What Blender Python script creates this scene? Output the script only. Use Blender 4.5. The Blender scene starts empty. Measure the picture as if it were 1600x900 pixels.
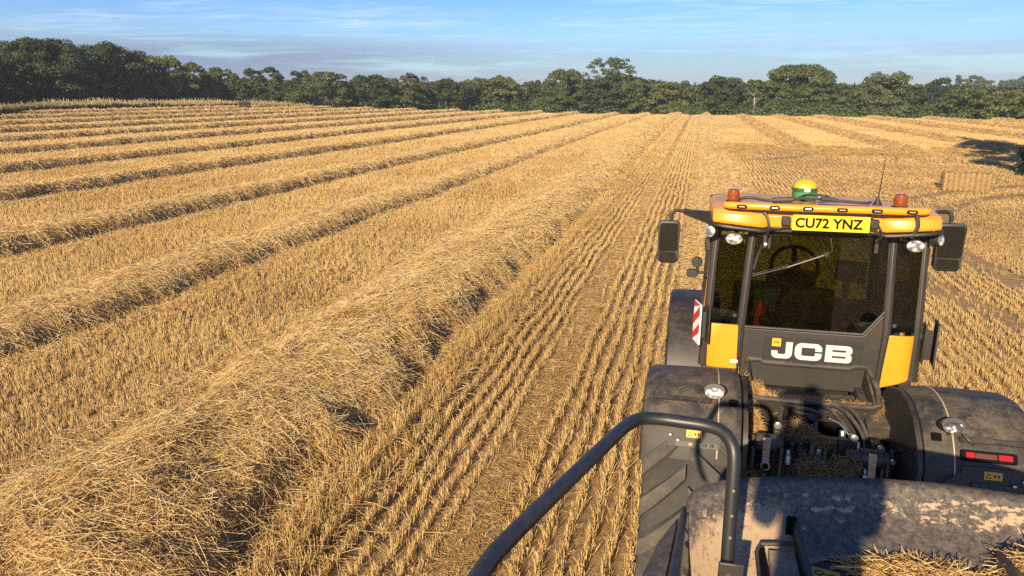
import bpy, bmesh, math, random
import numpy as np
from mathutils import Vector, Matrix

# ------------------------------------------------------------------ camera, light, exposure
S = bpy.context.scene
R = math.radians
CAM_H, PITCH, YAW = 3.85, 14.6, 13.9
cam = bpy.data.objects.new('camera', bpy.data.cameras.new('camera'))
S.collection.objects.link(cam); S.camera = cam
cam.location = (0, 0, CAM_H)
cam.rotation_euler = (R(90 - PITCH), 0, R(YAW))
cam.data.sensor_width = 36.0
cam.data.lens = 36.0 * 1155 / 1600
cam.data.clip_start = 0.05; cam.data.clip_end = 6000

SUN_AZ, SUN_EL = 8.5, 21.0        # degrees left of straight behind the camera's field rows, and height
to_sun = Vector((-math.sin(R(SUN_AZ)) * math.cos(R(SUN_EL)), -math.cos(R(SUN_AZ)) * math.cos(R(SUN_EL)), math.sin(R(SUN_EL))))
sl = bpy.data.lights.new('sun', 'SUN'); sl.energy = 4.0; sl.angle = R(0.55); sl.color = (1.0, 0.81, 0.545)
so = bpy.data.objects.new('sun', sl); S.collection.objects.link(so)
so.rotation_euler = to_sun.to_track_quat('Z', 'Y').to_euler()
so.location = (-20, -60, 40)

W = bpy.data.worlds.new('World'); S.world = W; W.use_nodes = True
nt = W.node_tree; nt.nodes.clear()
def N(t, kind, **kw):
    n = t.nodes.new(kind)
    for k, v in kw.items(): setattr(n, k, v)
    return n
def L(t, a, b): t.links.new(a, b)
def mathn(t, op, a, b=None, c=None, clamp=False):
    n = N(t, 'ShaderNodeMath', operation=op); n.use_clamp = clamp
    for i, x in enumerate((a, b, c)):
        if x is None: continue
        if isinstance(x, (int, float)): n.inputs[i].default_value = x
        else: L(t, x, n.inputs[i])
    return n.outputs[0]
def ramp(t, fac, stops, interp='LINEAR'):
    n = N(t, 'ShaderNodeValToRGB'); cr = n.color_ramp; cr.interpolation = interp
    while len(cr.elements) < len(stops): cr.elements.new(0.5)
    for e, (p, c) in zip(cr.elements, stops):
        e.position = p; e.color = (*c, 1) if len(c) == 3 else c
    L(t, fac, n.inputs[0]); return n.outputs[0]
def mixc(t, fac, a, b, mode='MIX'):
    n = N(t, 'ShaderNodeMix', data_type='RGBA', blend_type=mode)
    for i, x in ((0, fac), (6, a), (7, b)):
        if isinstance(x, (int, float)): n.inputs[i].default_value = x
        elif isinstance(x, tuple): n.inputs[i].default_value = (*x, 1)
        else: L(t, x, n.inputs[i])
    return n.outputs[2]
def noise(t, vec, scale, detail=3, rough=0.55, dist=0.0):
    n = N(t, 'ShaderNodeTexNoise'); n.inputs['Scale'].default_value = scale
    n.inputs['Detail'].default_value = detail; n.inputs['Roughness'].default_value = rough
    n.inputs['Distortion'].default_value = dist
    if vec is not None: L(t, vec, n.inputs['Vector'])
    return n.outputs[0]
def sstep(t, x, a, b):
    n = N(t, 'ShaderNodeMapRange', interpolation_type='SMOOTHSTEP')
    L(t, x, n.inputs[0]); n.inputs[1].default_value = a; n.inputs[2].default_value = b
    return n.outputs[0]

sky = N(nt, 'ShaderNodeTexSky', sky_type='NISHITA'); sky.sun_disc = False
sky.sun_elevation = R(SUN_EL); sky.sun_rotation = R(180 + SUN_AZ)
sky.air_density = 1.0; sky.dust_density = 0.6; sky.ozone_density = 2.2; sky.altitude = 100
tc = N(nt, 'ShaderNodeTexCoord'); sep = N(nt, 'ShaderNodeSeparateXYZ'); L(nt, tc.outputs['Generated'], sep.inputs[0])
zc = mathn(nt, 'MAXIMUM', sep.outputs[2], 0.02)
px_ = mathn(nt, 'DIVIDE', sep.outputs[0], zc); py_ = mathn(nt, 'DIVIDE', sep.outputs[1], zc)
cmb = N(nt, 'ShaderNodeCombineXYZ'); L(nt, mathn(nt, 'MULTIPLY', px_, 0.55), cmb.inputs[0]); L(nt, py_, cmb.inputs[1])
big = noise(nt, cmb.outputs[0], 0.30, 4, 0.6, 0.8)
fine = noise(nt, cmb.outputs[0], 1.3, 6, 0.62, 1.2)
cir = mathn(nt, 'MULTIPLY', sstep(nt, big, 0.40, 0.64), sstep(nt, fine, 0.36, 0.68))
cir = mathn(nt, 'MULTIPLY', cir, sstep(nt, sep.outputs[2], 0.02, 0.10))
# low grey-blue stratus bands above the horizon, thickest on the left of the view
az = mathn(nt, 'ARCTAN2', sep.outputs[0], sep.outputs[1])
bc = N(nt, 'ShaderNodeCombineXYZ'); L(nt, mathn(nt, 'MULTIPLY', az, 3.2), bc.inputs[0]); L(nt, mathn(nt, 'MULTIPLY', sep.outputs[2], 42.0), bc.inputs[1])
bn = noise(nt, bc.outputs[0], 1.0, 5, 0.6, 0.3)
bandh = mathn(nt, 'MULTIPLY', sstep(nt, sep.outputs[2], 0.0, 0.02), mathn(nt, 'SUBTRACT', 1.0, sstep(nt, sep.outputs[2], 0.045, 0.085)))
leftm = mathn(nt, 'ADD', 0.30, mathn(nt, 'MULTIPLY', mathn(nt, 'SUBTRACT', 1.0, sstep(nt, az, -0.62, -0.12)), 0.75))
band = mathn(nt, 'MULTIPLY', mathn(nt, 'MULTIPLY', bandh, leftm), sstep(nt, bn, 0.36, 0.50))
horiz = mathn(nt, 'SUBTRACT', 1.0, sstep(nt, sep.outputs[2], -0.02, 0.16))
hs = N(nt, 'ShaderNodeHueSaturation'); hs.inputs['Saturation'].default_value = 1.38; hs.inputs['Value'].default_value = 1.0
L(nt, sky.outputs[0], hs.inputs['Color'])
skyb = mixc(nt, 1.0, hs.outputs[0], (0.50, 0.635, 0.98), 'MULTIPLY')
c0 = mixc(nt, mathn(nt, 'MULTIPLY', horiz, 0.30), skyb, (3.9, 5.1, 6.5))
c1 = mixc(nt, mathn(nt, 'MULTIPLY', cir, 0.42), c0, (6.0, 6.7, 7.6))
c2 = mixc(nt, mathn(nt, 'MULTIPLY', band, 0.92), c1, (1.75, 2.3, 3.3))
bg = N(nt, 'ShaderNodeBackground'); bg.inputs[1].default_value = 0.068
L(nt, c2, bg.inputs[0]); wo = N(nt, 'ShaderNodeOutputWorld'); L(nt, bg.outputs[0], wo.inputs[0])

S.view_settings.view_transform = 'Standard'; S.view_settings.look = 'None'
S.view_settings.gamma = 1.0; S.view_settings.exposure = 1.26
S.cycles.max_bounces = 8; S.cycles.transparent_max_bounces = 16; S.cycles.diffuse_bounces = 5
S.cycles.use_denoising = False
try: S.cycles.sample_clamp_indirect = 6.0
except Exception: pass

rng = np.random.default_rng(7); random.seed(7)

# ------------------------------------------------------------------ materials
def mat(name):
    m = bpy.data.materials.new(name); m.use_nodes = True
    t = m.node_tree; b = t.nodes['Principled BSDF']
    return m, t, b
def objco(t):
    return N(t, 'ShaderNodeTexCoord').outputs['Object']
def straw_mat(name, stops, transl=0.25):
    m, t, b = mat(name)
    a = N(t, 'ShaderNodeAttribute', attribute_name='tone')
    col = ramp(t, a.outputs['Fac'], stops)
    L(t, col, b.inputs['Base Color']); b.inputs['Roughness'].default_value = 0.5
    b.inputs['Specular IOR Level'].default_value = 0.35
    tr = N(t, 'ShaderNodeBsdfTranslucent'); L(t, col, tr.inputs[0])
    mx = N(t, 'ShaderNodeMixShader'); mx.inputs[0].default_value = transl
    L(t, b.outputs[0], mx.inputs[1]); L(t, tr.outputs[0], mx.inputs[2])
    L(t, mx.outputs[0], t.nodes['Material Output'].inputs[0])
    return m
M = {}
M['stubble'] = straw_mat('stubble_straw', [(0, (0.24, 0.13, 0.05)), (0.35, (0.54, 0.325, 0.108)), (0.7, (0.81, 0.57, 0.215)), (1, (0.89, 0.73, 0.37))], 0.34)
M['straw'] = straw_mat('cut_straw', [(0, (0.30, 0.18, 0.07)), (0.35, (0.61, 0.395, 0.15)), (0.7, (0.82, 0.595, 0.25)), (1, (0.89, 0.745, 0.42))], 0.42)
M['chaff'] = straw_mat('old_chaff', [(0, (0.14, 0.08, 0.03)), (0.5, (0.34, 0.21, 0.09)), (1, (0.60, 0.42, 0.20))])
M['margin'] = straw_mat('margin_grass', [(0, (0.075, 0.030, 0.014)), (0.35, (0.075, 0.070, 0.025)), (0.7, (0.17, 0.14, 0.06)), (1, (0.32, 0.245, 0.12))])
def leaf_mat(name, dark, light):
    m = straw_mat(name, [(0, dark), (1, light)], 0.4)
    m.node_tree.nodes['Principled BSDF'].inputs['Roughness'].default_value = 0.6
    return m
M['leaf_dark'] = leaf_mat('leaf_dark', (0.036, 0.056, 0.018), (0.076, 0.106, 0.034))
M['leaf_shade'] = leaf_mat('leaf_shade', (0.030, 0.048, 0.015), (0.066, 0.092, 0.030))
M['leaf_mid'] = leaf_mat('leaf_mid', (0.062, 0.092, 0.026), (0.125, 0.160, 0.048))
M['leaf_light'] = leaf_mat('leaf_light', (0.095, 0.118, 0.028), (0.200, 0.212, 0.062))
M['leaf_grey'] = leaf_mat('leaf_grey', (0.070, 0.090, 0.034), (0.150, 0.175, 0.075))
M['leaf_brown'] = leaf_mat('leaf_brown', (0.055, 0.045, 0.020), (0.180, 0.140, 0.075))

def bark():
    m, t, b = mat('bark'); n = noise(t, objco(t), 4, 4)
    L(t, ramp(t, n, [(0.3, (0.05, 0.04, 0.03)), (0.7, (0.15, 0.12, 0.09))]), b.inputs['Base Color']); b.inputs['Roughness'].default_value = 0.9
    return m
M['bark'] = bark()
def pale_bark():
    m, t, b = mat('pale_bark'); n = noise(t, objco(t), 3, 4)
    L(t, ramp(t, n, [(0.3, (0.22, 0.19, 0.14)), (0.7, (0.45, 0.40, 0.32))]), b.inputs['Base Color']); b.inputs['Roughness'].default_value = 0.9
    return m
M['pale_bark'] = pale_bark()

def field_mat():
    m, t, b = mat('field_soil_and_chaff'); geo = N(t, 'ShaderNodeNewGeometry').outputs['Position']
    n1 = noise(t, geo, 9, 5, 0.7); n2 = noise(t, geo, 0.35, 3); n3 = noise(t, geo, 60, 2)
    c = ramp(t, n1, [(0.25, (0.15, 0.078, 0.026)), (0.5, (0.30, 0.178, 0.062)), (0.75, (0.52, 0.34, 0.135))])
    c = mixc(t, mathn(t, 'MULTIPLY', sstep(t, n2, 0.35, 0.7), 0.35), c, (0.50, 0.33, 0.14))
    L(t, c, b.inputs['Base Color']); b.inputs['Roughness'].default_value = 0.9
    bp = N(t, 'ShaderNodeBump'); bp.inputs['Strength'].default_value = 0.8; bp.inputs['Distance'].default_value = 0.05
    L(t, n3, bp.inputs['Height']); L(t, bp.outputs[0], b.inputs['Normal'])
    return m
M['field'] = field_mat()
def land_mat():
    m, t, b = mat('grassland'); geo = N(t, 'ShaderNodeNewGeometry').outputs['Position']
    n1 = noise(t, geo, 0.02, 4); n2 = noise(t, geo, 0.8, 5, 0.7)
    c = ramp(t, n1, [(0.35, (0.045, 0.065, 0.02)), (0.55, (0.10, 0.11, 0.04)), (0.65, (0.24, 0.19, 0.09))])
    c = mixc(t, mathn(t, 'MULTIPLY', n2, 0.5), c, (0.06, 0.07, 0.02))
    L(t, c, b.inputs['Base Color']); b.inputs['Roughness'].default_value = 0.95
    return m
M['land'] = land_mat()

def painted(name, base, rough=0.4, dust=0.5, dustcol=(0.36, 0.26, 0.15), up=True, scale=3.0, coat=0.0, metal=0.0, spec=0.5):
    m, t, b = mat(name); oc = objco(t)
    n1 = noise(t, oc, scale, 6, 0.65, 0.5); n2 = noise(t, oc, scale * 9, 4, 0.7)
    nn = mathn(t, 'ADD', mathn(t, 'MULTIPLY', n1, 0.65), mathn(t, 'MULTIPLY', n2, 0.35))
    f = sstep(t, nn, 0.38, 0.68)
    if up:
        g = N(t, 'ShaderNodeNewGeometry'); s = N(t, 'ShaderNodeSeparateXYZ'); L(t, g.outputs['True Normal'], s.inputs[0])
        f = mathn(t, 'MULTIPLY', f, mathn(t, 'ADD', 0.18, mathn(t, 'MULTIPLY', sstep(t, s.outputs[2], 0.1, 0.9), 0.82)))
    f = mathn(t, 'MULTIPLY', f, dust)
    L(t, mixc(t, f, base, dustcol), b.inputs['Base Color'])
    L(t, mathn(t, 'ADD', rough, mathn(t, 'MULTIPLY', f, 0.5), clamp=True), b.inputs['Roughness'])
    b.inputs['Coat Weight'].default_value = coat; b.inputs['Coat Roughness'].default_value = 0.1
    b.inputs['Metallic'].default_value = metal; b.inputs['Specular IOR Level'].default_value = spec
    return m
M['black'] = painted('black_plastic', (0.016, 0.015, 0.014), 0.5, 0.22, (0.26, 0.19, 0.12))
M['black_dusty'] = painted('dusty_black_plastic', (0.024, 0.022, 0.020), 0.6, 0.68, (0.185, 0.140, 0.090), scale=6.5)
M['frame_grey'] = painted('dusty_frame', (0.026, 0.023, 0.020), 0.45, 0.5, (0.17, 0.125, 0.08))
M['rail'] = painted('rail_enamel', (0.016, 0.017, 0.019), 0.42, 0.16, (0.20, 0.17, 0.13))
M['orange'] = painted('orange_paint', (0.69, 0.268, 0.012), 0.36, 0.42, (0.50, 0.34, 0.16), coat=0.35)
M['roof_orange'] = painted('roof_orange_paint', (0.70, 0.285, 0.014), 0.36, 0.95, (0.40, 0.28, 0.17), coat=0.25, scale=1.6)
M['bar_orange'] = painted('light_bar_paint', (0.72, 0.275, 0.010), 0.35, 0.2, (0.5, 0.35, 0.18), coat=0.3)
M['rubber'] = painted('tyre_rubber', (0.026, 0.025, 0.024), 0.8, 0.5, (0.12, 0.098, 0.072), up=False, scale=4)
M['lug'] = painted('worn_lug_rubber', (0.05, 0.045, 0.040), 0.85, 0.7, (0.13, 0.105, 0.075), up=False, scale=6)
M['rim'] = painted('rim_paint', (0.55, 0.55, 0.53), 0.5, 0.5)
M['wiper'] = painted('wiper_enamel', (0.13, 0.125, 0.12), 0.5, 0.3)
M['steel'] = painted('bare_steel', (0.50, 0.48, 0.45), 0.35, 0.3, metal=0.85)
M['dark_steel'] = painted('oily_steel', (0.05, 0.048, 0.045), 0.4, 0.5, (0.20, 0.14, 0.08), metal=0.3)
M['hose'] = painted('hose_rubber', (0.03, 0.029, 0.028), 0.5, 0.5, (0.2, 0.15, 0.1))
M['interior'] = painted('cab_interior', (0.018, 0.018, 0.019), 0.6, 0.2)
M['white'] = painted('white_paint', (0.80, 0.80, 0.78), 0.4, 0.12)
M['silver'] = painted('silver_lettering', (0.55, 0.55, 0.53), 0.35, 0.15, metal=0.2)
M['yellow_plate'] = painted('plate_yellow', (0.64, 0.45, 0.004), 0.35, 0.05)
M['ink'] = painted('black_ink', (0.006, 0.006, 0.006), 0.7, 0.0, spec=0.05)
M['label_yellow'] = painted('label_yellow', (0.66, 0.35, 0.01), 0.5, 0.3, up=False)
M['red'] = painted('red_paint', (0.62, 0.02, 0.02), 0.4, 0.15)
M['green'] = painted('green_plastic', (0.035, 0.21, 0.06), 0.4, 0.15)
M['green_dark'] = painted('dark_green_plastic', (0.012, 0.10, 0.035), 0.4, 0.1)
M['yellow'] = painted('yellow_plastic', (0.54, 0.34, 0.012), 0.4, 0.12)
def glass(name, tint, refl=0.05):
    m, t, b = mat(name)
    tr = N(t, 'ShaderNodeBsdfTransparent'); tr.inputs[0].default_value = (*tint, 1)
    gl = N(t, 'ShaderNodeBsdfGlossy'); gl.inputs[0].default_value = (0.9, 0.9, 0.9, 1); gl.inputs['Roughness'].default_value = 0.03
    df = N(t, 'ShaderNodeBsdfDiffuse'); df.inputs[0].default_value = (0.30, 0.24, 0.16, 1)
    fr = N(t, 'ShaderNodeFresnel'); fr.inputs[0].default_value = 1.45
    n = noise(t, objco(t), 14, 5, 0.7)
    m1 = N(t, 'ShaderNodeMixShader'); L(t, mathn(t, 'MULTIPLY', sstep(t, n, 0.35, 0.8), 0.008), m1.inputs[0])
    L(t, tr.outputs[0], m1.inputs[1]); L(t, df.outputs[0], m1.inputs[2])
    m2 = N(t, 'ShaderNodeMixShader'); L(t, mathn(t, 'MULTIPLY', fr.outputs[0], 1.3), m2.inputs[0])
    L(t, m1.outputs[0], m2.inputs[1]); L(t, gl.outputs[0], m2.inputs[2])
    L(t, m2.outputs[0], t.nodes['Material Output'].inputs[0])
    return m
M['glass'] = glass('tinted_glass', (0.45, 0.46, 0.35))
M['glass_dark'] = glass('dark_tinted_glass', (0.36, 0.37, 0.27))
M['glass_front'] = glass('windscreen_glass', (0.54, 0.58, 0.40))
def mirror():
    m, t, b = mat('mirror_glass'); b.inputs['Base Color'].default_value = (0.10, 0.115, 0.11, 1)
    b.inputs['Metallic'].default_value = 1; b.inputs['Roughness'].default_value = 0.06
    return m
M['mirror'] = mirror()
def amber():
    m, t, b = mat('amber_lens'); b.inputs['Base Color'].default_value = (0.30, 0.060, 0.010, 1)
    b.inputs['Roughness'].default_value = 0.15; b.inputs['Coat Weight'].default_value = 0.5
    b.inputs['Transmission Weight'].default_value = 0.25
    return m
M['amber'] = amber()
def lens():
    m, t, b = mat('lamp_lens'); oc = objco(t)
    v = N(t, 'ShaderNodeTexVoronoi'); v.inputs['Scale'].default_value = 34; L(t, oc, v.inputs['Vector'])
    L(t, ramp(t, v.outputs['Distance'], [(0.2, (0.75, 0.75, 0.72)), (0.5, (0.50, 0.49, 0.45)), (0.75, (0.16, 0.155, 0.145))]), b.inputs['Base Color'])
    b.inputs['Metallic'].default_value = 0.35; b.inputs['Roughness'].default_value = 0.25; b.inputs['Coat Weight'].default_value = 1.0
    return m
M['lens'] = lens()
def lens_dark():
    m, t, b = mat('dark_lamp_lens'); oc = objco(t)  # darker lens with pale dots
    v = N(t, 'ShaderNodeTexVoronoi'); v.inputs['Scale'].default_value = 40; L(t, oc, v.inputs['Vector'])
    L(t, ramp(t, v.outputs['Distance'], [(0.22, (0.85, 0.85, 0.82)), (0.34, (0.10, 0.095, 0.09)), (0.8, (0.05, 0.05, 0.05))]), b.inputs['Base Color'])
    b.inputs['Roughness'].default_value = 0.3; b.inputs['Coat Weight'].default_value = 0.6
    return m
M['lens_dark'] = lens_dark()
def red_lens():
    m, t, b = mat('red_lens'); b.inputs['Base Color'].default_value = (0.30, 0.010, 0.008, 1)
    b.inputs['Roughness'].default_value = 0.2; b.inputs['Coat Weight'].default_value = 0.6
    return m
M['red_lens'] = red_lens()
def shield_mat():
    # black enamel worn through to tan dried dust in streaks below the row of bolts
    m, t, b = mat('worn_sunlit_enamel')
    uv = N(t, 'ShaderNodeUVMap'); uv.uv_map = 'wear_and_sun'
    s = N(t, 'ShaderNodeSeparateXYZ'); L(t, uv.outputs[0], s.inputs[0])
    oc = objco(t)
    mp = N(t, 'ShaderNodeMapping'); mp.inputs['Scale'].default_value = (44, 10, 1); L(t, uv.outputs[0], mp.inputs[0])
    streak = noise(t, mp.outputs[0], 1.0, 5, 0.65, 0.4)
    grain = noise(t, oc, 46, 4, 0.7)
    speck = noise(t, oc, 170, 2, 0.6)
    band = mathn(t, 'MULTIPLY', sstep(t, s.outputs[1], 0.40, 0.62), mathn(t, 'SUBTRACT', 1.0, sstep(t, s.outputs[1], 0.80, 0.95)))
    side = sstep(t, s.outputs[0], 0.40, 0.75)
    pat = mathn(t, 'ADD', mathn(t, 'MULTIPLY', streak, 0.62), mathn(t, 'MULTIPLY', grain, 0.38))
    th = mathn(t, 'ADD', pat, mathn(t, 'MULTIPLY', mathn(t, 'MULTIPLY', band, mathn(t, 'ADD', 0.35, mathn(t, 'MULTIPLY', side, 0.65))), 0.20))
    tan = mathn(t, 'MULTIPLY', sstep(t, th, 0.60, 0.665), 0.85)
    sunlit_left = mathn(t, 'MULTIPLY', mathn(t, 'SUBTRACT', 1.0, sstep(t, s.outputs[0], 0.31, 0.36)), mathn(t, 'SUBTRACT', 1.0, sstep(t, mathn(t, 'ADD', s.outputs[1], mathn(t, 'MULTIPLY', mathn(t, 'SUBTRACT', streak, 0.5), 0.5)), 0.66, 0.80)))  # paler lower left ending at the shadow edge: sunlight painted in with the dust
    left = mathn(t, 'MULTIPLY', sunlit_left, sstep(t, pat, 0.32, 0.50))
    tan = mathn(t, 'MAXIMUM', tan, mathn(t, 'MULTIPLY', left, 0.9))
    film = mathn(t, 'MULTIPLY', sstep(t, grain, 0.30, 0.7), 0.62)
    base = mixc(t, film, (0.048, 0.043, 0.038), (0.20, 0.16, 0.115))
    base = mixc(t, mathn(t, 'MULTIPLY', sstep(t, speck, 0.60, 0.68), 0.25), base, (0.42, 0.33, 0.22))
    L(t, mixc(t, tan, base, (0.43, 0.30, 0.17)), b.inputs['Base Color'])
    L(t, mathn(t, 'ADD', 0.42, mathn(t, 'MULTIPLY', tan, 0.45)), b.inputs['Roughness'])
    return m
M['shield'] = shield_mat()
def bale_mat():
    m, t, b = mat('pressed_straw'); oc = objco(t)
    mp = N(t, 'ShaderNodeMapping'); mp.inputs['Scale'].default_value = (30, 30, 70); L(t, oc, mp.inputs[0])
    n = noise(t, mp.outputs[0], 1, 5, 0.7)
    L(t, ramp(t, n, [(0.3, (0.12, 0.068, 0.024)), (0.5, (0.30, 0.19, 0.075)), (0.75, (0.52, 0.36, 0.15))]), b.inputs['Base Color'])
    b.inputs['Roughness'].default_value = 0.85
    bp = N(t, 'ShaderNodeBump'); bp.inputs['Strength'].default_value = 0.9; bp.inputs['Distance'].default_value = 0.03
    L(t, n, bp.inputs['Height']); L(t, bp.outputs[0], b.inputs['Normal'])
    return m
M['bale'] = bale_mat()
M['dark_bale'] = painted('dark_brown_bale', (0.035, 0.022, 0.012), 0.9, 0.4, (0.08, 0.05, 0.03), up=False)  # dark brown all over with slightly lighter mottling

# ------------------------------------------------------------------ object helpers
def link(o): S.collection.objects.link(o); return o
def tag(o, label=None, cat=None, group=None, kind=None):
    if label: o['label'] = label
    if cat: o['category'] = cat
    if group: o['group'] = group
    if kind: o['kind'] = kind
    return o
def empty(name, loc, label, cat, group=None):
    o = bpy.data.objects.new(name, None); link(o); o.location = loc; o.empty_display_size = 0.2
    return tag(o, label, cat, group)
def mesh_np(name, V, quads=None, tris=None, tone=None, material=None, smooth=False):
    me = bpy.data.meshes.new(name)
    nq = 0 if quads is None else len(quads); ntr = 0 if tris is None else len(tris)
    me.vertices.add(len(V)); me.vertices.foreach_set('co', np.ascontiguousarray(V, dtype=np.float32).ravel())
    idx = []
    if nq: idx.append(np.asarray(quads, dtype=np.int32).ravel())
    if ntr: idx.append(np.asarray(tris, dtype=np.int32).ravel())
    idx = np.concatenate(idx)
    me.loops.add(len(idx)); me.loops.foreach_set('vertex_index', idx)
    me.polygons.add(nq + ntr)
    st = np.concatenate([np.arange(nq) * 4, nq * 4 + np.arange(ntr) * 3]).astype(np.int32)
    me.polygons.foreach_set('loop_start', st)
    me.update(calc_edges=True)
    if tone is not None:
        a = me.attributes.new('tone', 'FLOAT', 'POINT'); a.data.foreach_set('value', np.ascontiguousarray(tone, dtype=np.float32))
    if material: me.materials.append(material)
    if smooth: me.polygons.foreach_set('use_smooth', np.ones(nq + ntr, dtype=bool))
    return me
def join_np(parts):
    """parts: list of (V, quads, tris, tone) -> one"""
    Vs, Q, T, A, n = [], [], [], [], 0
    for V, q, t, a in parts:
        Vs.append(V); A.append(a)
        if q is not None and len(q): Q.append(q + n)
        if t is not None and len(t): T.append(t + n)
        n += len(V)
    return np.concatenate(Vs), (np.concatenate(Q) if Q else None), (np.concatenate(T) if T else None), np.concatenate(A)

class MB:
    def __init__(s): s.v = []; s.f = []
    def add(s, vs, fs):
        n = len(s.v); s.v += [tuple(v) for v in vs]; s.f += [tuple(i + n for i in f) for f in fs]; return s
    def box(s, c, d, rot=None):
        x, y, z = d[0] / 2, d[1] / 2, d[2] / 2
        vs = [Vector((sx * x, sy * y, sz * z)) for sz in (-1, 1) for sy in (-1, 1) for sx in (-1, 1)]
        if rot is not None:
            m = rot if isinstance(rot, Matrix) else Matrix.Rotation(rot[0], 3, 'X') @ Matrix.Rotation(rot[1], 3, 'Y') @ Matrix.Rotation(rot[2], 3, 'Z')
            vs = [m @ v for v in vs]
        c = Vector(c)
        return s.add([v + c for v in vs], [(0, 2, 3, 1), (4, 5, 7, 6), (0, 1, 5, 4), (2, 6, 7, 3), (0, 4, 6, 2), (1, 3, 7, 5)])
    def hexa(s, p):  # 8 points: bottom loop 4, top loop 4
        return s.add(p, [(3, 2, 1, 0), (4, 5, 6, 7), (0, 1, 5, 4), (1, 2, 6, 5), (2, 3, 7, 6), (3, 0, 4, 7)])
    def tube(s, pts, r, n=10, caps=True):
        pts = [Vector(p) for p in pts]; rs = r if isinstance(r, (list, tuple)) else [r] * len(pts)
        up = None; rings = []
        for i, p in enumerate(pts):
            a = pts[max(i - 1, 0)]; b = pts[min(i + 1, len(pts) - 1)]; d = (b - a).normalized()
            if up is None:
                up = Vector((0, 0, 1)) if abs(d.z) < 0.9 else Vector((1, 0, 0))
            u = d.cross(up)
            if u.length < 1e-5: u = d.cross(Vector((1, 0.3, 0)))
            u.normalize(); w = u.cross(d).normalized(); up = w
            rings.append([p + u * (rs[i] * math.cos(2 * math.pi * k / n)) + w * (rs[i] * math.sin(2 * math.pi * k / n)) for k in range(n)])
        return s.loft(rings, True, caps)
    def loft(s, rings, closed=True, caps=True):
        n = len(rings[0]); vs = [v for r in rings for v in r]; fs = []
        for i in range(len(rings) - 1):
            for k in range(n if closed else n - 1):
                k2 = (k + 1) % n
                fs.append((i * n + k, i * n + k2, (i + 1) * n + k2, (i + 1) * n + k))
        if caps:
            fs.append(tuple(reversed(range(n)))); fs.append(tuple((len(rings) - 1) * n + k for k in range(n)))
        return s.add(vs, fs)
    def lathe(s, prof, c, axis='Z', n=32, caps=True):
        c = Vector(c); rings = []
        for r, h in prof:
            ring = []
            for k in range(n):
                a = 2 * math.pi * k / n; x, y = r * math.cos(a), r * math.sin(a)
                ring.append(c + (Vector((x, y, h)) if axis == 'Z' else Vector((h, x, y)) if axis == 'X' else Vector((y, h, x))))
            rings.append(ring)
        return s.loft(rings, True, caps)
    def prism(s, pts, d):  # pts: planar 3d loop, d: extrusion vector
        d = Vector(d); a = [Vector(p) for p in pts]; n = len(a)
        return s.add(a + [p + d for p in a], [tuple(range(n)), tuple(reversed(range(n, 2 * n)))] + [(k, (k + 1) % n, n + (k + 1) % n, n + k) for k in range(n)])
    def build(s, name, material, parent=None, bevel=0.0, smooth=True, angle=0.7, seg=2):
        off = Vector((0, 0, 0)); p = parent
        while p is not None: off += p.location; p = p.parent
        me = bpy.data.meshes.new(name); me.from_pydata([Vector(v) - off for v in s.v], [], s.f)
        bm = bmesh.new(); bm.from_mesh(me); bmesh.ops.recalc_face_normals(bm, faces=bm.faces); bm.to_mesh(me); bm.free()
        me.materials.append(material)
        if smooth:
            me.polygons.foreach_set('use_smooth', np.ones(len(me.polygons), dtype=bool)); me.set_sharp_from_angle(angle=angle)
        o = bpy.data.objects.new(name, me); link(o); o.parent = parent
        if bevel:
            md = o.modifiers.new('edge_round', 'BEVEL'); md.width = bevel; md.segments = seg; md.limit_method = 'ANGLE'; md.angle_limit = 0.6
        return o
def smooth_path(pts, n=6):
    """Catmull-Rom through pts"""
    P = [Vector(p) for p in pts]; P = [P[0] * 2 - P[1]] + P + [P[-1] * 2 - P[-2]]; out = []
    for i in range(1, len(P) - 2):
        for k in range(n):
            t = k / n; a, b, c, d = P[i - 1], P[i], P[i + 1], P[i + 2]
            out.append(0.5 * ((2 * b) + (c - a) * t + (2 * a - 5 * b + 4 * c - d) * t * t + (3 * b - a - 3 * c + d) * t ** 3))
    out.append(P[-2]); return out
def rrect(w, h, r, n=5):
    pts = []
    for cx, cy, a0 in ((w / 2 - r, h / 2 - r, 0), (-w / 2 + r, h / 2 - r, 90), (-w / 2 + r, -h / 2 + r, 180), (w / 2 - r, -h / 2 + r, 270)):
        for k in range(n + 1):
            a = R(a0 + 90 * k / n); pts.append((cx + r * math.cos(a), cy + r * math.sin(a)))
    return pts

# ------------------------------------------------------------------ terrain
def hz(X, Y=None):
    t = np.maximum(-np.asarray(X, dtype=float) - 14, 0)
    s = np.where(t < 4, 0.034 * t * t / 8, 0.034 * (t - 2))
    return np.where(s > 1.8, 1.8 + 0.3 * (1 - np.exp(-(np.maximum(s, 1.8) - 1.8) / 0.3)), s)
EDGE = [(-66, 121), (-55, 126.5), (-45, 134), (-30, 146), (-12, 160), (13, 156), (35, 152), (55, 149), (80, 146)]
FIELD = [(-58, -30), (-80, 40), (-82, 73), (-84, 104), (-76, 119)] + EDGE + [(80, -30)]
ex, ey = np.array([p[0] for p in EDGE]), np.array([p[1] for p in EDGE])
def ymax(X): return np.interp(X, [-84, -76] + list(ex), [104, 119] + list(ey))
def xmin(Y): return np.interp(Y, [-30, 40, 73, 104, 119, 121, 126, 134, 146, 160], [-58, -80, -82, -84, -76, -66, -55, -45, -30, -12])
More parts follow.
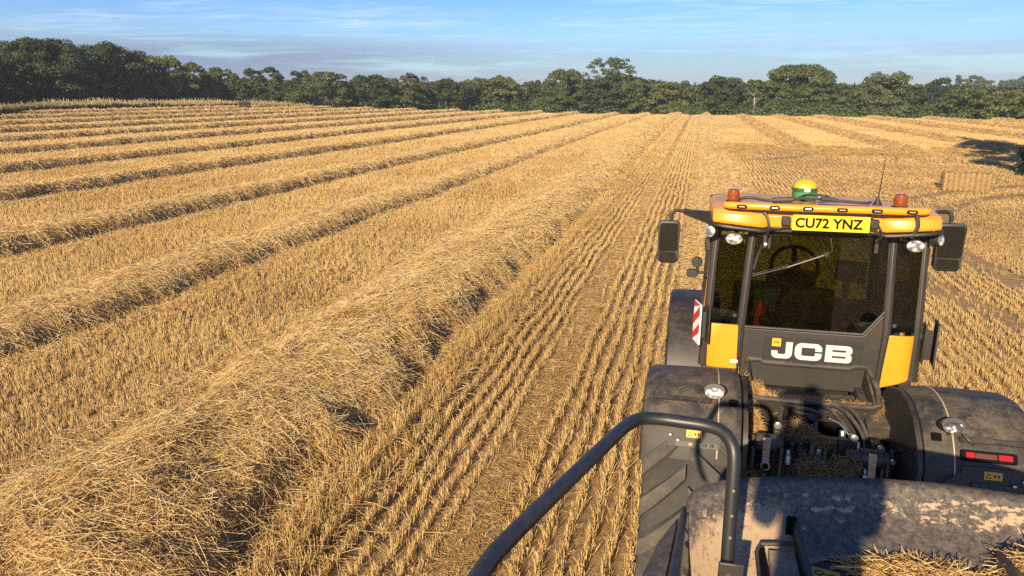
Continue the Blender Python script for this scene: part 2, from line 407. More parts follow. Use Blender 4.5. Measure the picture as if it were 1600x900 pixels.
def grid_mesh(name, xs, ys, keep, lift, material):
    X, Y = np.meshgrid(xs, ys); Z = hz(X) + lift
    V = np.stack([X.ravel(), Y.ravel(), Z.ravel()], 1); nx = len(xs)
    i, j = np.meshgrid(np.arange(nx - 1), np.arange(len(ys) - 1)); a = (j * nx + i).ravel()
    q = np.stack([a, a + 1, a + 1 + nx, a + nx], 1)
    if keep is not None:
        cx = V[q, 0].mean(1); cy = V[q, 1].mean(1); q = q[keep(cx, cy)]
        used = np.unique(q); re = np.full(len(V), -1); re[used] = np.arange(len(used)); V = V[used]; q = re[q]
    o = link(bpy.data.objects.new(name, mesh_np(name, V, q, material=material, smooth=True)))
    return o
cs = np.concatenate([np.linspace(-3000, -320, 10), np.arange(-300, 301, 4.0), np.linspace(320, 3000, 10)])
tag(grid_mesh('ground', cs, cs, None, -0.03, M['land']), 'green land beyond the stubble field', 'ground', kind='structure')
fx = np.arange(-86, 82, 1.0); fy = np.arange(-30, 162, 1.0)
tag(grid_mesh('stubble_field', fx, fy, lambda x, y: (y < ymax(x)) & (x > xmin(y)), 0.0, M['field']), 'harvested field of golden stubble and chaff', 'field', kind='structure')

# distant rise on the right horizon
def ridge(name, x0, x1, y, h, w, label):
    xs = np.linspace(x0, x1, 60); rows = []
    for k, (dy, f) in enumerate(((-w, 0), (-w * .5, .6), (0, 1), (w, .8), (w * 2, 0))):
        prof = h * np.sin(np.pi * np.linspace(0, 1, 60)) ** 0.6 * (0.85 + 0.15 * np.sin(xs * .013 + 1))
        rows.append(np.stack([xs, np.full(60, y + dy), prof * f - 0.5], 1))
    V = np.concatenate(rows); i, j = np.meshgrid(np.arange(59), np.arange(4)); a = (j * 60 + i).ravel()
    o = link(bpy.data.objects.new(name, mesh_np(name, V, np.stack([a, a + 1, a + 61, a + 60], 1), material=M['land'], smooth=True)))
    tag(o, label, 'hill', kind='structure')
ridge('hills', 60, 900, 640, 17, 90, 'low far hill behind the wood at the right')

# ------------------------------------------------------------------ visibility helper for level of detail
AX = np.array([-math.sin(R(YAW)), math.cos(R(YAW))]); RX = np.array([math.cos(R(YAW)), math.sin(R(YAW))])
def dist(X, Y): return np.sqrt(X * X + Y * Y)
def inview(X, Y, m=15.0):
    f = X * AX[0] + Y * AX[1]; r = X * RX[0] + Y * RX[1]
    return (f > 3.2) & (np.abs(r) < f * math.tan(R(34.8 + m)) + 0.6)
def vnoise(X, Y, s, seed=0):
    """cheap smooth value noise"""
    def h(i, j):
        v = np.sin(i * 127.1 + j * 311.7 + seed * 74.7) * 43758.5453; return v - np.floor(v)
    x, y = X / s, Y / s; i, j = np.floor(x), np.floor(y); u, v = x - i, y - j
    u = u * u * (3 - 2 * u); v = v * v * (3 - 2 * v)
    return (h(i, j) * (1 - u) + h(i + 1, j) * u) * (1 - v) + (h(i, j + 1) * (1 - u) + h(i + 1, j + 1) * u) * v

# ------------------------------------------------------------------ windrows: centre, width, height, first y, height of the steep side
WIND = [(-4.95, 2.7, 0.41, 3.0), (-11.0, 2.3, 0.36, 4), (-16.9, 2.3, 0.44, 6), (-24.0, 2.2, 0.44, 10), (-30.5, 2.2, 0.44, 14), (-37.0, 2.2, 0.42, 20),
        (-43.5, 2.2, 0.42, 26), (-50.0, 2.2, 0.42, 30), (-56.5, 2.2, 0.42, 36), (-63.0, 2.2, 0.42, 40), (-69.5, 2.2, 0.42, 46),
        (0.95, 1.7, 0.30, 9.5), (7.4, 2.0, 0.26, 58), (14.2, 2.0, 0.28, 56), (21.2, 2.0, 0.30, 56), (29.0, 2.0, 0.32, 60), (37.0, 2.0, 0.34, 64), (45.0, 2.0, 0.34, 80)]
def wcentre(k, Y):
    c = WIND[k][0]; return c + 0.16 * np.sin(Y * 0.045 + k * 1.7) + 0.05 * np.sin(Y * 0.21 + k) + (0.0 if k else -0.0)
def wheight(k, X, Y):
    """height of windrow k above the ground at X, Y"""
    c, w, h, y0 = WIND[k]
    u = (X - wcentre(k, Y)) / (w * 0.5)
    fz = 1.0 if k == 0 else 0.45
    u = u - fz * 0.15 * (vnoise(X * 0 + 5 * k, Y, 1.3, k) - 0.5) * 2 - fz * 0.12 * (vnoise(X, Y, 0.45, k + 40) - 0.5) * 2
    # gentle on the left, steep on the right
    pk = 0.40 if k == 0 else 0.52
    pr = np.where(u < pk, np.clip(1 - (np.maximum(pk - u, 0) / (1 + pk)) ** (2.6 if k == 0 else 2.1), 0, 1), np.clip(1 - (np.maximum(u - pk, 0) / (1.02 - pk)) ** 2.6, 0, 1))
    lump = (0.66 + 0.28 * vnoise(X, Y, 1.3, 3 + k) if k == 0 else 0.72 + 0.22 * vnoise(X, Y, 1.6, 3 + k)) + (0.28 if k == 0 else 0.15) * vnoise(X, Y, 0.42, 9 + k) + (0.14 if k == 0 else 0.08) * vnoise(X, Y, 0.16, 23 + k)
    ends = np.clip((Y - y0) / 1.5 + 0.3, 0, 1) * np.clip((ymax(X) - 1 - Y) / 2, 0, 1)
    if k == 11: ends = ends * np.clip(np.abs(Y - 54) / 6, 0.15, 1) * np.where(Y < 54, 0.75, 1.35)
    return h * pr * lump * ends
def wind_mask(X, Y):
    m = np.zeros(len(X), bool)
    for k, (c, w, h, y0) in enumerate(WIND):
        m |= (np.abs(X - wcentre(k, Y) ) < w * 0.47) & (Y > y0)
    return m

# ------------------------------------------------------------------ standing stubble
def prisms(X, Y, Z, h, w, lx, ly, tone, flat=False):
    """upright stems: triangular prisms (or single blades facing along the rows)"""
    n = len(X); ph = rng.random(n) * 6.283
    k = 2 if flat else 3
    V = np.zeros((n, 2 * k, 3), np.float32); A = np.zeros((n, 2 * k), np.float32)
    for i in range(k):
        a = ph + 2 * math.pi * i / k if not flat else (rng.normal(0, 0.55, n) if i == 0 else ang0) + (math.pi * i)
        if flat and i == 0: ang0 = a
        dx, dy = np.cos(a) * w * 0.5, np.sin(a) * w * 0.5
        V[:, i] = np.stack([X + dx, Y + dy, Z - 0.01], 1)
        V[:, k + i] = np.stack([X + dx * 0.8 + lx * h, Y + dy * 0.8 + ly * h, Z + h], 1)
        A[:, i] = tone - 0.42; A[:, k + i] = tone + 0.08  # stem bases darkened: shade low between the stems put into the tone
    b = (np.arange(n) * 2 * k)[:, None]
    if flat:
        q = b + np.array([[0, 1, 3, 2]]); return V.reshape(-1, 3), q, None, A.ravel()
    q = np.concatenate([b + np.array([[i, (i + 1) % 3, 3 + (i + 1) % 3, 3 + i]]) for i in range(3)])
    return V.reshape(-1, 3), q, b + np.array([[3, 4, 5]]), A.ravel()

ROW = 0.185
def tram(X, Y):
    """wheelings with the straw trodden flat"""
    return (np.abs(X + 1.78 - 0.04 * np.sin(Y * 0.3)) < 0.21) | ((np.abs(X + 0.02) < 0.22) & (Y > 11)) & (Y < 140) | ((np.abs(X - 1.95) < 0.25) & (Y < 40) & (Y > 9))
def trodden(X, Y):
    """0..1: headland on the right where the machines turned"""
    a = np.clip((X - 1.2) / 3, 0, 1) * np.clip((62 - Y) / 6, 0, 1) * np.clip((Y - 14) / 8, 0, 1)
    return a * (0.35 + 0.65 * vnoise(X, Y, 5, 21))
def arc_track(X, Y):
    d1 = np.abs(np.hypot(X - 24, Y - 20) - 17.5); d2 = np.abs(np.hypot(X - 24, Y - 20) - 19.4)
    d3 = np.abs(np.hypot(X + 6, Y - 58) - 14.0)
    return ((d1 < 0.32) | (d2 < 0.32)) & (X > 2.5) & (Y > 13) & (Y < 44) | ((d3 < .4) & (X > 1) & (Y < 56))
parts = []
def stub_zone(d0, d1, per_m, stems, wmul, flat, rowstep=1):
    rows = np.arange(-86, 80, ROW * rowstep); out = []
    span = 165
    # clumps along every row, sampled only where the camera side can see
    for x in rows:
        ys = np.arange(0.5, ymax(x), 1.0 / per_m); 
        xx = np.full(len(ys), x); dd = dist(xx, ys)
        m = (dd >= d0) & (dd < d1) & inview(xx, ys)
        if m.any(): out.append(np.stack([xx[m], ys[m]], 1))
    P = np.concatenate(out); X, Y = P[:, 0], P[:, 1]
    Y = Y + rng.uniform(-.5, .5, len(Y)) / per_m
    X = X + 0.02 * np.sin(Y * 1.7 + X * 40) + rng.normal(0, 1, len(X)) * np.where(X > -4, 0.013, 0.024)
    keep = (X > xmin(Y) + 1) & (Y < ymax(X) - 0.6)
    near_edge = wind_mask(X, Y)
    tr = trodden(X, Y)
    keep &= ~(near_edge & (rng.random(len(X)) < 0.93)) & ~(tram(X, Y) & (rng.random(len(X)) < 0.9)) & ~(arc_track(X, Y) & (rng.random(len(X)) < 0.9))
    keep &= (vnoise(X, Y, 0.33, 5) > 0.07) & (rng.random(len(X)) > 0.08)
    keep &= rng.random(len(X)) > tr * 0.45
    X, Y, tr = X[keep], Y[keep], tr[keep]
    # several stems to a clump
    n = len(X); rep = rng.integers(max(1, stems - 2), stems + 3, n) if stems > 1 else np.ones(n, int)
    idx = np.repeat(np.arange(n), rep); m = len(idx)
    sp = 0.020 if d1 < 40 else 0.024
    Xs = X[idx] + rng.normal(0, sp, m); Ys = Y[idx] + rng.normal(0, sp * 1.4, m)
    tall = np.exp(-((Xs + 3.15) / 0.28) ** 2)                       # taller uncut strip beside the big windrow
    left = np.clip((-Xs - 6) / 3, 0, 1)
    hgt = (0.108 + 0.03 * left + 0.15 * tall + 0.05 * (vnoise(Xs, Ys, 1.5, 2) - 0.4)) * np.where(rng.random(m) < .15, rng.uniform(0.35, .8, m), rng.uniform(0.75, 1.3, m))
    lean_c = rng.normal(0, 0.18, (n, 2)) * np.where(rng.random((n, 1)) < .08, 3.5, 1)
    lx = lean_c[idx, 0] + rng.normal(0, 0.09, m); ly = lean_c[idx, 1] + rng.normal(0, 0.09, m)
    lod = tr[idx]; a = vnoise(Xs, Ys, 7, 31) * 6.3
    lx += lod * np.cos(a) * 0.9; ly += lod * np.sin(a) * 0.9; hgt *= 1 - 0.35 * lod
    w = 0.0056 * wmul * rng.uniform(0.75, 1.3, m)
    tone = np.clip((0.66 if d0 < 48 else 0.76) + rng.normal(0, 0.16, m) + 0.22 * (vnoise(Xs, Ys, 2.5, 8) - 0.5) - 0.16 * tall, 0.05, 1)
    return prisms(Xs, Ys, hz(Xs), hgt, w, lx, ly, tone, flat)
Q = 1.0
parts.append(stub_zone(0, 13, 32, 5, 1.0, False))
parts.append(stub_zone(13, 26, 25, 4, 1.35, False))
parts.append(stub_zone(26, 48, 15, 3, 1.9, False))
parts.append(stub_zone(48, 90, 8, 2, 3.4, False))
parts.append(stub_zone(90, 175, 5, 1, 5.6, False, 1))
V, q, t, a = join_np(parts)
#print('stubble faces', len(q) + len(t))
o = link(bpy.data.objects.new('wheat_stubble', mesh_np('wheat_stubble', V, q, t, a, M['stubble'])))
tag(o, 'short golden stubble standing in drilled rows all over the field', 'stubble', kind='stuff')
del parts

# ------------------------------------------------------------------ cut straw
def straws(C, D, Ln, Wd, tone, bend=0.16, seg=2):
    """C centres, D unit directions; bent triangular straws"""
    n = len(C); up = rng.normal(0, 1, (n, 3)); s = np.cross(D, up); s /= np.linalg.norm(s, axis=1, keepdims=True) + 1e-9
    u = np.cross(s, D); k = seg + 1
    V = np.zeros((n, k, 3, 3), np.float32); bd = rng.normal(0, bend, n)
    for i in range(k):
        t = i / seg - 0.5
        c = C + D * (Ln * t)[:, None] + u * (bd * Ln * (0.25 - t * t) * 2)[:, None]
        wr = Wd * (1.0 if i < k - 1 else 0.6)
        for j in range(3):
            a = 2 * math.pi * j / 3
            V[:, i, j] = c + s * (math.cos(a) * wr * 0.5)[:, None] + u * (math.sin(a) * wr * 0.5)[:, None]
    b = (np.arange(n) * k * 3)[:, None]; qs = []
    for i in range(seg):
        for j in range(3):
            j2 = (j + 1) % 3; qs.append(b + np.array([[i * 3 + j, i * 3 + j2, i * 3 + 3 + j2, i * 3 + 3 + j]]))
    A = np.repeat(tone, k * 3)
    return V.reshape(-1, 3), np.concatenate(qs), None, A
def rdirs(n, flat=0.35, along=None, amt=0.0):
    a = rng.random(n) * 6.283
    if along is not None: a = np.where(rng.random(n) < amt, along + rng.normal(0, 0.45, n), a)
    z = rng.normal(0, flat, n); d = np.stack([np.cos(a), np.sin(a), z], 1)
    return d / np.linalg.norm(d, axis=1, keepdims=True)

def windrow(k, label):
    c, w, h, y0 = WIND[k]; y1 = float(ymax(np.array([c]))[0]) - 1.0
    parts = []
    # body of the heap
    stp = 0.12 if k < 2 or k == 11 else 0.3
    ys = np.arange(y0, y1, stp); m = inview(np.full(len(ys), c), ys, 16); 
    if not m.any(): return
    ys = ys[m.argmax():]; nu = 25
    us = np.linspace(-1.15, 1.15, nu) * w * 0.5
    Yg, Ug = np.meshgrid(ys, us, indexing='ij'); Xg = wcentre(k, Yg) + Ug
    Hh = wheight(k, Xg, Yg); Zg = hz(Xg) + Hh * 0.93 - 0.02
    Vb = np.stack([Xg.ravel(), Yg.ravel(), Zg.ravel()], 1)
    i, j = np.meshgrid(np.arange(len(ys) - 1), np.arange(nu - 1), indexing='ij'); a = (i * nu + j).ravel()
    parts.append((Vb, np.stack([a, a + 1, a + nu + 1, a + nu], 1), None, 0.42 + 0.30 * vnoise(Vb[:, 0], Vb[:, 1], 0.12, 4)))
    # straws lying on it; fewer and thicker with distance
    d_lo = [0, 10, 18, 32, 60, 100]; d_hi = [10, 18, 32, 60, 100, 260]
    dens = [2700, 1900, 950, 380, 150, 60]; wm = [1.0, 1.3, 1.9, 3.2, 5.5, 9]; lm = [1, 1, 1.1, 1.3, 1.6, 2.0]
    for lo, hi, de, wmu, lmu in zip(d_lo, d_hi, dens, wm, lm):
        ya = max(y0 - 0.4, math.sqrt(max(lo * lo - (abs(c) + 2.5) ** 2, 0))); yb = min(y1, math.sqrt(max(hi * hi - max(abs(c) - 2.5, 0) ** 2, 0)))
        if yb <= ya: continue
        n = int(de * (yb - ya) * w * 1.3)
        Y = rng.uniform(ya, yb, n); X = wcentre(k, Y) + rng.uniform(-1, 1, n) * (0.72 if k < 12 else 0.56) * w
        dd = dist(X, Y); s = (dd >= lo) & (dd < hi) & inview(X, Y)
        edge = np.abs(X - wcentre(k, Y)) / (w * 0.5); gx0 = (wheight(k, X + .06, Y) - wheight(k, X - .06, Y)) / .12
        s &= rng.random(n) < np.clip(1.7 - edge * 0.95, 0.05, 1) * np.clip(np.sqrt(1 + gx0 * gx0), 1, 2.6) / 2.2
        X, Y = X[s], Y[s]; n = len(X)
        if n == 0: continue
        H0 = wheight(k, X, Y); e = 0.06
        gx = (wheight(k, X + e, Y) - wheight(k, X - e, Y)) / (2 * e); gy = (wheight(k, X, Y + e) - wheight(k, X, Y - e)) / (2 * e)
        D = rdirs(n, 0.20); D[:, 2] += np.clip(gx * D[:, 0] + gy * D[:, 1], -1.2, 1.2); D /= np.linalg.norm(D, axis=1, keepdims=True)
        stick = rng.random(n) < (0.13 if lo < 32 else 0.03); D[stick, 2] += rng.normal(0.25, 0.4, stick.sum()); D /= np.linalg.norm(D, axis=1, keepdims=True)
        Ln = rng.uniform(0.08, 0.62, n) * lmu; Wd = 0.0062 * wmu * rng.uniform(0.7, 1.3, n)
        Z = hz(X) + H0 * 0.95 + rng.uniform(0.0, 0.10 if lo < 32 else 0.06, n) * np.where(np.abs(gx) > 1, .6, 1) + 0.01 * wmu * 0.5
        tone = np.clip((0.76 if c < 5 else 0.54) + rng.normal(0, 0.24, n) + 0.22 * (vnoise(X, Y, 0.8, 17) - 0.5), 0.02, 1)
        parts.append(straws(np.stack([X, Y, Z], 1), D, Ln, Wd, tone, seg=2 if lo < 32 else 1))
    V, q, t, a = join_np(parts)
    o = link(bpy.data.objects.new('straw_windrow', mesh_np('straw_windrow', V, q, t, a, M['straw'])))
    return tag(o, label, 'windrow', 'straw windrows across the field')
ordn = ['second', 'third', 'fourth', 'fifth', 'sixth', 'seventh', 'eighth', 'ninth', 'tenth', 'eleventh']
WL = {0: 'tall loose straw windrow running past the tractor from the near left corner', 11: 'low flattened straw windrow straight ahead of the tractor roof'}
for k in range(1, 11): WL[k] = f'long straw windrow, {ordn[k-1]} to the left counting from the tall near one'
for k in range(12, 18): WL[k] = f'far straw windrow beyond the headland, {["first","second","third","fourth","fifth","sixth"][k-12]} to the right of the tractor line'
for k in range(len(WIND)): windrow(k, WL[k])

# loose straws lying between the stubble rows, in the wheelings and over the headland
parts = []
for lo, hi, de, wmu, lmu in ((0, 12, 75, 1, 1), (12, 26, 30, 1.5, 1.2), (26, 60, 7, 3.2, 1.8)):
    A = 2 * hi * hi; n = int(de * A * 1.0)
    X = rng.uniform(-hi * .95, hi * .8, n); Y = rng.uniform(0.5, hi, n); dd = dist(X, Y)
    tr = tram(X, Y); tdn = trodden(X, Y)
    p = np.where(tr, 1.0, 0.30 + 0.45 * tdn) 
    s = (dd >= lo) & (dd < hi) & inview(X, Y) & ~wind_mask(X, Y) & (rng.random(n) < p)
    X, Y, tr = X[s], Y[s], tr[s]; n = len(X)
    D = rdirs(n, 0.12, math.pi / 2, 0.45)
    Z = hz(X) + np.where(tr, rng.uniform(0.005, 0.04, n), rng.uniform(0.02, 0.13, n))
    parts.append(straws(np.stack([X, Y, Z], 1), D, rng.uniform(0.06, 0.3, n) * lmu, 0.005 * wmu * rng.uniform(0.7, 1.3, n), np.clip(rng.normal(0.55, 0.2, n), 0, 1), seg=1))
# extra trodden straw in the two wheelings near the camera
n = 80000; Y = 4 + 135 * rng.random(n) ** 2.2; X = np.where(rng.random(n) < .72, -1.78, 0.02) + rng.normal(0, 0.14, n)
s = inview(X, Y) & ~((X > -.4) & (Y < 11)); X, Y = X[s], Y[s]; n = len(X)
parts.append(straws(np.stack([X, Y, hz(X) + rng.uniform(0.005, 0.05, n)], 1), rdirs(n, 0.08, math.pi / 2, 0.6), rng.uniform(0.08, 0.32, n) * np.clip(Y / 25, 1, 3), 0.005 * rng.uniform(.7, 1.3, n) * np.clip(Y / 11, 1, 9), np.clip(rng.normal(0.58, 0.18, n), 0, 1), seg=1))
# raked bands of straw along the far side of the headland
n = 26000; Y = rng.normal(57.5, 2.2, n); X = rng.uniform(1, 24, n); s = inview(X, Y) & (vnoise(X, Y, 3, 12) > .35); X, Y = X[s], Y[s]; n = len(X)
parts.append(straws(np.stack([X, Y, rng.uniform(0.01, 0.16, n)], 1), rdirs(n, 0.15, 0.0, 0.5), rng.uniform(0.3, 0.8, n), 0.028 * rng.uniform(.7, 1.3, n), np.clip(rng.normal(0.42, 0.18, n), 0, 1), seg=1))
n = 9000; Y = rng.uniform(3, 40, n); X = wcentre(0, Y) + rng.normal(1.45, 0.38, n); s = inview(X, Y); X, Y = X[s], Y[s]; n = len(X)
parts.append(straws(np.stack([X, Y, rng.uniform(0.02, 0.20, n)], 1), rdirs(n, 0.25), rng.uniform(0.1, 0.5, n), 0.0055 * rng.uniform(.7, 1.3, n) * np.clip(Y / 12, 1, 3), np.clip(rng.normal(0.6, 0.22, n), 0, 1), seg=2))
V, q, t, a = join_np(parts)
o = link(bpy.data.objects.new('loose_straw', mesh_np('loose_straw', V, q, t, a, M['straw'])))
tag(o, 'loose cut straws lying in the wheel tracks and between the stubble rows', 'straw', kind='stuff')
del parts

# ------------------------------------------------------------------ bales
def bale(name, c, size, rz, material, label, flakes=9):
    root = empty(name, c, label, 'bale')
    lx, ly, lz = size; mb = MB(); rows = []
    # body: rounded section swept along its length, pinched between the pressed flakes
    n = flakes * 4 + 1; m = Matrix.Rotation(rz, 3, 'Z')
    for i in range(n):
        f = i / (n - 1); pinch = 0.042 * (1 if i % 4 == 0 else 0) + (0.03 if i in (0, n - 1) else 0)
        ring = [Vector((-lx / 2 + lx * f, y, z + lz / 2)) for y, z in rrect(ly - 2 * pinch, lz - 2 * pinch, 0.05, 3)]
        rows.append([Vector(c) + m @ p for p in ring])
    mb.loft(rows); mb.build('body', material, root)
    if material is M['bale']:
        ns = 900; U = rng.uniform(-.5, .5, (ns, 3)); ax_ = rng.choice([0, 1, 1, 2], ns); sg_ = np.where(ax_ == 2, 1, rng.choice([-1, 1], ns)); U[np.arange(ns), ax_] = .5 * sg_
        C = U * np.array([lx, ly, lz]) + np.array([0, 0, lz / 2]); mm = np.array(m); C = C @ mm.T
        Vs, q_, t_, a_ = straws(C, rdirs(ns, .5), rng.uniform(.08, .3, ns), .012 * rng.uniform(.7, 1.3, ns), np.clip(rng.normal(.55, .25, ns), 0, 1), seg=1)
        fz = link(bpy.data.objects.new('loose_ends', mesh_np('loose_ends', Vs, q_, t_, a_, M['straw'] if flakes == 9 and material is M['bale'] else M['chaff']))); fz.parent = root
    tw = MB()
    for yy in (-ly * .3, 0, ly * .3):
        path = [(-lx / 2 - .004, yy, .03), (-lx / 2 - .004, yy, lz - .03), (-lx / 2 + .04, yy, lz + .004), (lx / 2 - .04, yy, lz + .004), (lx / 2 + .004, yy, lz - .03), (lx / 2 + .004, yy, .03)]
        tw.tube([Vector(c) + m @ Vector(p) for p in path], 0.006, 5)
    tw.build('twine', M['chaff'] if material is M['dark_bale'] else M['hose'], root)
    return root
bale('straw_bale', (10.9, 34.5, 0), (1.75, 0.9, 0.78), R(-9), M['bale'], 'golden rectangular straw bale lying on stubble right of the tractor')
bale('straw_bale', (-66.3, 101.2, float(hz(-66.3))), (1.7, 1.1, 1.25), R(32), M['dark_bale'], 'small dark brown bale far off near the left hedge')

# ------------------------------------------------------------------ trees
def leaf_quads(C, Nrm, size, tone):
    n = len(C); r = rng.normal(0, 1, (n, 3)); a = np.cross(Nrm, r); a /= np.linalg.norm(a, axis=1, keepdims=True) + 1e-9
    b = np.cross(Nrm, a); sa = (size * rng.uniform(.7, 1.3, n))[:, None] * 0.5; sb = (size * rng.uniform(.5, 1.0, n))[:, None] * 0.5
    V = np.stack([C - a * sa, C - b * sb, C + a * sa, C + b * sb], 1)   # diamond leaves-sprays
    q = np.arange(n)[:, None] * 4 + np.array([[0, 1, 2, 3]])
    return V.reshape(-1, 3), q, None, np.repeat(tone, 4)
def crown(cx, cy, z0, z1, rx, ry, leaf, density, seed, lumpy=0.35, top=0.6, airy=0.0, solid=False):
    """clumps of leaf sprays through an uneven crown; top = height of the widest level (0..1)"""
    r = np.random.default_rng(seed); H = z1 - z0; parts = []
    area = 2 * math.pi * (rx * H * .5); nc = int(26 + area * 0.50)
    for i in range(nc):
        t = r.random() * .96; az_ = r.random() * 6.283
        prof = math.sqrt(max(0.0, 1 - ((t - top) / (1 - top if t > top else top + 0.40)) ** 2)) if True else 1
        rad = prof * (0.74 + 0.28 * r.random() if r.random() < .75 else r.random() * .7) * (1 + lumpy * (r.random() - .6))
        rc = (0.15 + 0.13 * r.random()) * min(rx, H * .6) * (0.75 if airy else 1)
        px = cx + math.cos(az_) * rx * rad * 0.86; py = cy + math.sin(az_) * ry * rad * 0.86; pz = z0 + t * H * 0.92 + rc * 0.1
        n = max(40, int(density * rc * rc * 19 * (1 - airy) / (leaf * leaf)))
        d = r.normal(0, 1, (n, 3)); d /= np.linalg.norm(d, axis=1, keepdims=True); d[:, 2] = np.where(d[:, 2] < -0.3, -d[:, 2] * .5, d[:, 2])
        rr = rc * (0.45 + 0.52 * r.random(n) ** 0.5)
        C = np.stack([px + d[:, 0] * rr * 1.15, py + d[:, 1] * rr * 1.15, pz + d[:, 2] * rr * 0.85], 1)
        C[:, 2] = np.maximum(C[:, 2], z0 - 0.3)
        nm = d + r.normal(0, .55, (n, 3)); nm /= np.linalg.norm(nm, axis=1, keepdims=True)
        tone = np.clip(r.uniform(0.15, 0.85) + r.normal(0, .18, n), 0, 1)
        parts.append(leaf_quads(C, nm, leaf, tone))
    return join_np(parts)
def tree(name, label, x, y, h, rx, material, seed, trunk=0.12, z0f=0.05, top=0.45, airy=0.0, lumpy=0.22, leaf=None, dens=1.0, ry=None, bark_m=None, cat='tree', group='trees around the field', tr_show=False):
    zb = float(hz(x)) if (abs(x) < 300 and y < 300) else 0.0
    d = math.hypot(x, y); leaf = leaf or max(0.24, d * 0.0024)
    root = empty(name, (x, y, zb), label, cat, group)
    V, q, t, a = crown(x, y, zb + h * z0f, zb + h, rx, ry or rx, leaf, dens, seed, lumpy, top, airy)
    V = V - np.array([x, y, zb])
    c = link(bpy.data.objects.new('crown', mesh_np('crown', V, q, t, a, material))); c.parent = root
    rr = random.Random(seed); mb = MB(); tr = max(0.12, h * 0.022)
    mb.tube([(x, y, zb - .2), (x + rr.uniform(-.2, .2), y, zb + h * .25), (x + rr.uniform(-.4, .4), y + rr.uniform(-.3, .3), zb + h * .55), (x + rr.uniform(-.5, .5), y, zb + h * .85)], [tr * 1.3, tr, tr * .6, tr * .15], 8)
    for i in range(7):
        a_ = rr.random() * 6.283; zz = h * rr.uniform(.22, .6); l = rx * rr.uniform(.55, .9)
        mb.tube([(x, y, zb + zz), (x + math.cos(a_) * l * .5, y + math.sin(a_) * l * .5, zb + zz + l * .35), (x + math.cos(a_) * l, y + math.sin(a_) * l, zb + zz + l * .6)], [tr * .5, tr * .3, tr * .08], 6)
    mb.build('trunk', bark_m or M['bark'], root)
    return root
F_ = 1155.0
def place(xp, yrow_d):
    """ground position at a bearing (photo column) and a distance"""
    xr = (xp - 800) / F_; f = 0.985; n = math.hypot(xr, f); r_, f_ = xr / n, f / n
    return (yrow_d * (f_ * AX[0] + r_ * RX[0]), yrow_d * (f_ * AX[1] + r_ * RX[1]))
def htop(ytop, d, x, xp):  # height whose top stands at that elevation
    return CAM_H + (149 - ytop) / F_ * d * 0.985 / math.hypot((xp - 800) / F_, .985) - float(hz(x)) - 0.35
